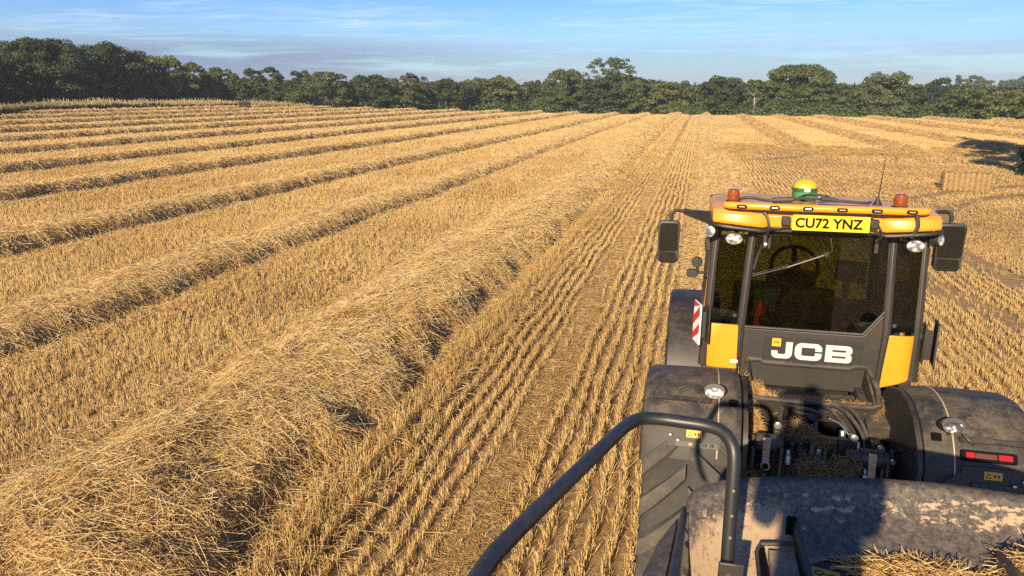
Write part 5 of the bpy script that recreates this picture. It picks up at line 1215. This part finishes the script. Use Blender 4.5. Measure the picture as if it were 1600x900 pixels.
xb2 = MB(); xb2.box((TX - .02, 5.02, 1.56), (.52, .05, .05)); xb2.box((TX - .26, 5.04, 1.48), (.07, .07, .24)); xb2.box((TX + .14, 4.99, 1.50), (.05, .05, .22)); xb2.box((TX + .36, 5.04, 1.46), (.06, .07, .24)); xb2.build('coupler_bracket', M['dark_steel'], T, .005)

# ------------------------------------------------------------------ straw caught on the tractor
def clump(name, label, path, rad, n, lmin, lmax, material, wd=.0035, group='clumps of straw caught on the tractor', dark=0.0, lift=.6):
    P = np.array(smooth_path(path, 6) if len(path) > 1 else [path[0]] * 2, dtype=float); t = rng.random(n) * (len(P) - 1); i = t.astype(int); f = (t - i)[:, None]
    C = P[i] * (1 - f) + P[np.minimum(i + 1, len(P) - 1)] * f
    rad = np.array(rad if isinstance(rad, (tuple, list)) else (rad, rad, rad)); g = rng.normal(0, .5, (n, 3)); C = C + g * rad
    V, q, t_, a = straws(C, rdirs(n, lift), rng.uniform(lmin, lmax, n), wd * rng.uniform(.7, 1.3, n), np.clip(rng.normal(.55 - dark, .2, n), 0, 1), .25)
    c0 = P.mean(0); me = mesh_np(name, V - c0, q, t_, a, material); o = link(bpy.data.objects.new(name, me)); o.location = c0
    return tag(o, label, 'straw', group)
clump('straw_clump', 'bright straw hanging down beside the left end of the storage tray', [(TX - .49, 5.62, 1.73), (TX - .45, 5.45, 1.62), (TX - .40, 5.30, 1.50), (TX - .37, 5.24, 1.42)], (.045, .05, .04), 2600, .03, .12, M['straw'])
clump('straw_clump', 'straw hanging down beside the right end of the storage tray', [(TX + .50, 5.55, 1.66), (TX + .46, 5.42, 1.55), (TX + .42, 5.32, 1.42)], (.035, .04, .04), 1700, .03, .10, M['chaff'])
clump('straw_clump', 'straw lying in the left corner of the storage tray', [(TX - .40, 5.70, 1.64), (TX - .34, 5.62, 1.60), (TX - .20, 5.55, 1.575)], (.05, .06, .03), 1800, .03, .14, M['straw'])
clump('straw_clump', 'brown chaff along the right half of the storage tray', [(TX - .04, 5.52, 1.62), (TX + .16, 5.50, 1.62), (TX + .38, 5.52, 1.63)], (.06, .05, .025), 2400, .02, .09, M['chaff'])
clump('straw_clump', 'brown chaff tuft on the upper left hose couplers', [(TX - .19, 5.0, 1.66), (TX - .08, 4.98, 1.62)], (.045, .03, .045), 1500, .02, .08, M['chaff'])
clump('straw_clump', 'small chaff tuft behind the middle hose couplers', [(TX - .04, 4.97, 1.59), (TX + .06, 4.97, 1.56)], (.03, .03, .03), 700, .02, .07, M['chaff'])
clump('straw_clump', 'large brown chaff heap at the bottom of the linkage', [(TX - .10, 4.86, 1.44), (TX + .04, 4.84, 1.40), (TX + .20, 4.88, 1.48)], (.07, .05, .07), 2300, .02, .10, M['chaff'])
clump('straw_clump', 'loose straws caught beside the left rear tyre', [(TX - .62, 4.75, 1.35), (TX - .45, 4.8, 1.30)], (.08, .06, .06), 160, .08, .25, M['chaff'])

# ------------------------------------------------------------------ baler under the camera
baler = empty('baler', (TX, 1.6, 0), 'dark worn front of the baler with a black tube handrail in the foreground', 'baler')
B = baler
top = [(.045, 2.44, 2.40), (.050, 2.485, 2.422), (.068, 2.53, 2.437), (.11, 2.565, 2.447), (.20, 2.60, 2.458), (.40, 2.635, 2.48), (.68, 2.655, 2.497), (TX, 2.66, 2.505)]
bot = [(.075, 1.90, 2.19), (.10, 1.94, 2.195), (.14, 2.02, 2.21), (.20, 2.12, 2.235), (.30, 2.24, 2.28), (.50, 2.36, 2.335), (.70, 2.39, 2.345), (TX, 2.40, 2.35)]
def mir(p): return p + [(2 * TX - x, y, z) for x, y, z in reversed(p[:-1])]
tp, bt_ = smooth_path(mir(top), 4), smooth_path(mir(bot), 4)
nc = 12; rows = []; uvs = []
for i, (a, c) in enumerate(zip(tp, bt_)):
    r_ = []; 
    for k in range(nc + 1):
        t = k / nc; p = c.lerp(a, t); sag = math.sin(math.pi * t) * .050
        r_.append(p + Vector((0, .6, -.8)) * sag * .6); uvs.append((i / (len(tp) - 1), t))
    rows.append(r_)
V = [p for r_ in rows for p in r_]; F = []; nn = nc + 1
for i in range(len(rows) - 1):
    for k in range(nc): F.append((i * nn + k, (i + 1) * nn + k, (i + 1) * nn + k + 1, i * nn + k + 1))
me = bpy.data.meshes.new('front_shield'); me.from_pydata([v - B.location for v in V], [], F); me.materials.append(M['shield'])
uvl = me.uv_layers.new(name='wear_and_sun')
for lp_ in me.loops: uvl.data[lp_.index].uv = uvs[lp_.vertex_index]
me.polygons.foreach_set('use_smooth', np.ones(len(F), dtype=bool))
sh = link(bpy.data.objects.new('front_shield', me)); sh.parent = B
sd = sh.modifiers.new('thickness', 'SOLIDIFY'); sd.thickness = .012; sd.offset = 1
lipm = MB(); lipm.tube([p + Vector((0, 0, .002)) for p in tp], .010, 6); lipm.build('rolled_rim', M['frame_grey'], sh)
bw = MB(); bh = MB()
for i in range(7, len(rows) - 7, 1):
    pass
def bolt_ring(i, k):
    p = rows[i][k]; du = (rows[i + 1][k] - rows[i - 1][k]).normalized(); dv = (rows[i][k + 1] - rows[i][k - 1]).normalized(); nrm = du.cross(dv).normalized()
    if nrm.y > 0: nrm = -nrm
    m = Matrix((du, nrm.cross(du), nrm)).transposed(); pts = [p + nrm * .004 + m @ Vector((.015 * math.cos(6.283 * q / 16), .015 * math.sin(6.283 * q / 16), 0)) for q in range(17)]
    bw.tube(pts, .004, 5, False); bh.loft([[p + nrm * h_ + m @ Vector((r0 * math.cos(6.283 * q / 12), r0 * math.sin(6.283 * q / 12), 0)) for q in range(12)] for r0, h_ in ((.011, .001), (.011, .004), (.003, .005))])
for i, k in ((2, 9), (2, 6), (2, 4), (17, 10), (20, 10), (23, 10), (25, 10), (27, 10), (29, 10), (31, 10), (33, 10), (35, 10), (38, 10)): bolt_ring(i, k)
bw.build('washer', painted('dusty_washer', (0.30, 0.26, 0.21), .7, .5, up=False), sh); bh.build('bolt_head', M['dark_steel'], sh)
# floor of the platform
fl = MB(); fl.prism([Vector((x, y, 2.308)) for x, y in ((.29, -.9), (.29, 2.20), (.50, 2.37), (.70, 2.40), (TX, 2.41), (2 * TX - .70, 2.40), (2 * TX - .50, 2.37), (2 * TX - .29, 2.20), (2 * TX - .29, -.9))], (0, 0, .025)); fl.build('platform_floor', M['black_dusty'], B)
# slotted brace plate in the floor, and hook label
br = MB(); br.hexa([(.30, 1.70, 2.33), (.405, 1.70, 2.33), (.405, 2.37, 2.33), (.315, 2.36, 2.33), (.30, 1.70, 2.352), (.405, 1.70, 2.352), (.405, 2.37, 2.352), (.315, 2.36, 2.352)]); br.build('brace_plate', painted('dusty_tan_plate', (0.20, 0.15, 0.10), .7, .8, (0.42, 0.31, 0.20)), B, .004)
br = MB(); br.hexa([(.435, 1.70, 2.33), (.452, 1.70, 2.33), (.418, 2.47, 2.34), (.402, 2.47, 2.34), (.435, 1.70, 2.375), (.452, 1.70, 2.375), (.418, 2.47, 2.42), (.402, 2.47, 2.42)]); br.build('brace_rib', M['frame_grey'], B, .003)
sl2 = MB(); sl2.box((.292, 2.15, 2.342), (.020, .42, .026)); sl2.box((.395, 2.455, 2.385), (.03, .016, .09)); sl2.build('slot', M['ink'], B)
br = MB(); br.tube([(.272, 1.70, 2.345), (.276, 2.33, 2.355), (.292, 2.375, 2.36), (.40, 2.395, 2.365)], .007, 6); br.build('slot_edge', M['frame_grey'], B)
hl_ = MB(); hl_.prism([Vector((x, y, 2.336)) for x, y in ((.445, 2.22), (.53, 2.20), (.535, 2.30), (.45, 2.32))], (0, 0, .002)); ho = hl_.build('hook_label', M['label_yellow'], B)
hp = MB(); hp.tube([Vector((.470 + .012 * math.cos(6.283 * k / 14), 2.285 + .012 * math.sin(6.283 * k / 14), 2.3395)) for k in range(15)], .0016, 4, False); hp.tube([Vector((x, y + .24, 2.3395)) for x, y in ((.482, 2.043), (.500, 2.037), (.514, 2.044), (.520, 2.032), (.508, 2.026))], .0016, 4); hp.build('pictogram', M['ink'], ho)
rb = MB(); rb.hexa([(1.12, 1.95, 2.33), (1.14, 1.95, 2.33), (1.03, 2.40, 2.33), (1.01, 2.40, 2.33), (1.12, 1.95, 2.40), (1.14, 1.95, 2.40), (1.03, 2.40, 2.43), (1.01, 2.40, 2.43)]); rb.build('floor_rib', M['frame_grey'], B, .003)
# side guards left of the shield
sg = MB(); sg.hexa([(-.085, 1.2, 2.34), (-.005, 1.2, 2.34), (.045, 2.47, 2.38), (.018, 2.47, 2.36), (-.075, 1.2, 2.425), (-.005, 1.2, 2.435), (.040, 2.475, 2.415), (.022, 2.475, 2.41)]); sg.build('side_guard', M['rail'], B, .012)
sg = MB(); sg.hexa([(-.36, 1.2, 2.05), (-.09, 1.2, 2.1), (.0, 2.44, 2.15), (-.05, 2.36, 2.10), (-.30, 1.2, 2.30), (-.085, 1.2, 2.40), (.015, 2.45, 2.385), (-.05, 2.36, 2.33)]); sg.build('lower_guard', M['black_dusty'], B, .01)
# handrail
rl = [(-.385, .75, 2.905), (-.39, 1.05, 2.91), (-.375, 1.26, 2.91), (-.35, 1.40, 2.905), (-.265, 1.74, 2.885), (-.18, 2.07, 2.865), (-.155, 2.15, 2.86), (-.125, 2.205, 2.855), (-.07, 2.225, 2.852), (.0, 2.225, 2.85), (.075, 2.215, 2.85), (.125, 2.195, 2.845), (.155, 2.165, 2.82), (.165, 2.145, 2.775), (.165, 2.12, 2.65), (.165, 2.085, 2.44)]
hr = MB(); hr.tube(smooth_path(rl, 5), .0205, 14); hro = hr.build('handrail', M['rail'], B, angle=1.2)
hb = MB(); hb.box((.175, 2.05, 2.40), (.075, .012, .17)); hb.box((.205, 2.085, 2.36), (.012, .07, .14)); hb.box((.20, 2.10, 2.30), (.09, .10, .012)); hb.build('rail_bracket', M['frame_grey'], hro, .004)
for z in (2.425,): hb2 = MB(); hb2.lathe([(.020, 0), (.020, -.006), (.012, -.008), (.012, -.024), (.004, -.026)], (.172, 2.044, z), 'Y', 12); hb2.build('bracket_bolt', M['steel'], hro)
hb3 = MB()
for z in (2.55, 2.62, 2.70): hb3.lathe([(.005, -.0235), (.005, -.019)], (.167, 2.105 + (z - 2.55) * .1, z), 'Y', 8)
hb3.build('pop_rivet', M['steel'], hro)
# baler body below and behind
bb = MB(); bb.hexa([(TX - 1.1, -4.5, .6), (TX + 1.1, -4.5, .6), (TX + .95, 1.6, .8), (TX - .95, 1.6, .8), (TX - 1.1, -4.5, 2.24), (TX + 1.1, -4.5, 2.24), (TX + .9, 1.9, 2.24), (TX - .85, 1.9, 2.24)]); bb.build('body', M['orange'], B, .05)
cl = clump('straw_clump', 'loose straw heap lying on the baler platform by the shield', [(.60, 2.33, 2.345), (.74, 2.34, 2.36), (.88, 2.33, 2.36), (1.0, 2.26, 2.345), (.80, 2.22, 2.345)], (.045, .03, .012), 1100, .06, .20, M['straw'], .004, 'straw lying on the baler', lift=.22)
cl = clump('straw_clump', 'straw tuft beside the right floor rib of the baler', [(1.07, 2.38, 2.38), (1.13, 2.38, 2.40), (1.16, 2.30, 2.37)], (.045, .035, .03), 1300, .05, .18, M['straw'], .004, 'straw lying on the baler', lift=.22)

# ------------------------------------------------------------------ the operator standing on the baler with a phone held up
man = empty('person', (0.05, -0.50, 2.29), 'person in dark work clothes standing on the baler platform holding up a phone', 'person')
def skin(name, verts, edges, radii, material, parent, root=0, sub=2):
    me = bpy.data.meshes.new(name); me.from_pydata([Vector(v) for v in verts], edges, [])
    o = link(bpy.data.objects.new(name, me)); o.parent = parent; sm = o.modifiers.new('body', 'SKIN')
    for i, rr_ in enumerate(radii): me.skin_vertices[0].data[i].radius = (rr_, rr_) if not isinstance(rr_, tuple) else rr_
    me.skin_vertices[0].data[root].use_root = True; me.materials.append(material)
    sm.use_smooth_shade = True; ss = o.modifiers.new('smooth', 'SUBSURF'); ss.levels = sub; ss.render_levels = sub
    return o
M['cloth'] = painted('work_clothes', (0.03, 0.04, 0.06), .85, .3); M['skin'] = painted('skin', (0.50, 0.30, 0.21), .5, 0.0); M['hair'] = painted('hair', (0.05, 0.035, 0.02), .7, 0.0)
V = [(0, 0, .95), (0, .0, 1.15), (0, -.01, 1.33), (0, 0, 1.46), (0, .015, 1.53), (0, .03, 1.62), (0, .03, 1.70),
     (.17, 0, 1.43), (.17, .14, 1.20), (.10, .36, 1.40), (.085, .43, 1.50), (-.17, 0, 1.43), (-.17, .14, 1.20), (-.10, .36, 1.40), (-.085, .43, 1.50),
     (.10, 0, .90), (.12, .03, .50), (.13, -.01, .09), (.14, .14, .05), (-.10, 0, .90), (-.12, .03, .50), (-.13, -.01, .09), (-.14, .14, .05)]
Ed = [(0, 1), (1, 2), (2, 3), (3, 4), (4, 5), (5, 6), (3, 7), (7, 8), (8, 9), (9, 10), (3, 11), (11, 12), (12, 13), (13, 14), (0, 15), (15, 16), (16, 17), (17, 18), (0, 19), (19, 20), (20, 21), (21, 22)]
Rd = [(.15, .11), (.14, .10), (.16, .11), (.10, .08), .06, (.08, .095), (.072, .088), .068, .048, .034, .034, .068, .048, .034, .034, .09, .062, .05, .042, .09, .062, .05, .042]
skin('body', V, Ed, Rd, M['cloth'], man)
hd = MB(); hb_ = Vector((0.05, -.47, 2.29)); hd.loft([[hb_ + Vector((rx_ * math.cos(6.283 * k / 20), yo + ry_ * math.sin(6.283 * k / 20), z)) for k in range(20)] for rx_, ry_, yo, z in ((.045, .05, .01, 1.52), (.058, .075, .02, 1.555), (.070, .09, .012, 1.60), (.076, .098, .005, 1.65), (.078, .10, .0, 1.69), (.070, .09, -.005, 1.74), (.045, .06, -.01, 1.77), (.01, .012, -.01, 1.78))])
hd.hexa([hb_ + Vector(p) for p in ((-.014, .09, 1.615), (.014, .09, 1.615), (.012, .09, 1.62), (-.012, .09, 1.62), (-.014, .125, 1.62), (.014, .125, 1.62), (.008, .1, 1.665), (-.008, .1, 1.665))]); hdo = hd.build('head', M['skin'], man, .004)
hr_ = MB(); hr_.loft([[hb_ + Vector((rx_ * math.cos(6.283 * k / 20), yo + ry_ * math.sin(6.283 * k / 20), z)) for k in range(20)] for rx_, ry_, yo, z in ((.078, .085, -.03, 1.62), (.084, .10, -.015, 1.69), (.078, .102, -.006, 1.735), (.05, .068, -.012, 1.782), (.01, .012, -.012, 1.792))]); hr_.build('hair', M['hair'], hdo)
ph = MB(); ph.box((0.0, -.055, 3.85), (.16, .008, .078)); tag(ph.build('phone', M['ink'], None, .004), 'dark phone held up by the person on the baler', 'phone')
for s in (-1, 1):
    hv = [(s * .10, -.10, 3.815), (s * .095, -.075, 3.835)]; he = [(0, 1)]; hrad = [.030, .026]
    for k in range(4):
        b0 = len(hv); zz = 3.862 - k * .016; hv += [(s * .105, -.045, zz), (s * .088, -.030, zz + .002), (s * .074, -.035, zz + .002)]; he += [(1, b0), (b0, b0 + 1), (b0 + 1, b0 + 2)]; hrad += [.009, .008, .007]
    b0 = len(hv); hv += [(s * .082, -.078, 3.85), (s * .064, -.074, 3.862)]; he += [(1, b0), (b0, b0 + 1)]; hrad += [.011, .009]
    skin('hand', [Vector(p) - man.location for p in hv], he, hrad, M['skin'], man, 0, 1)
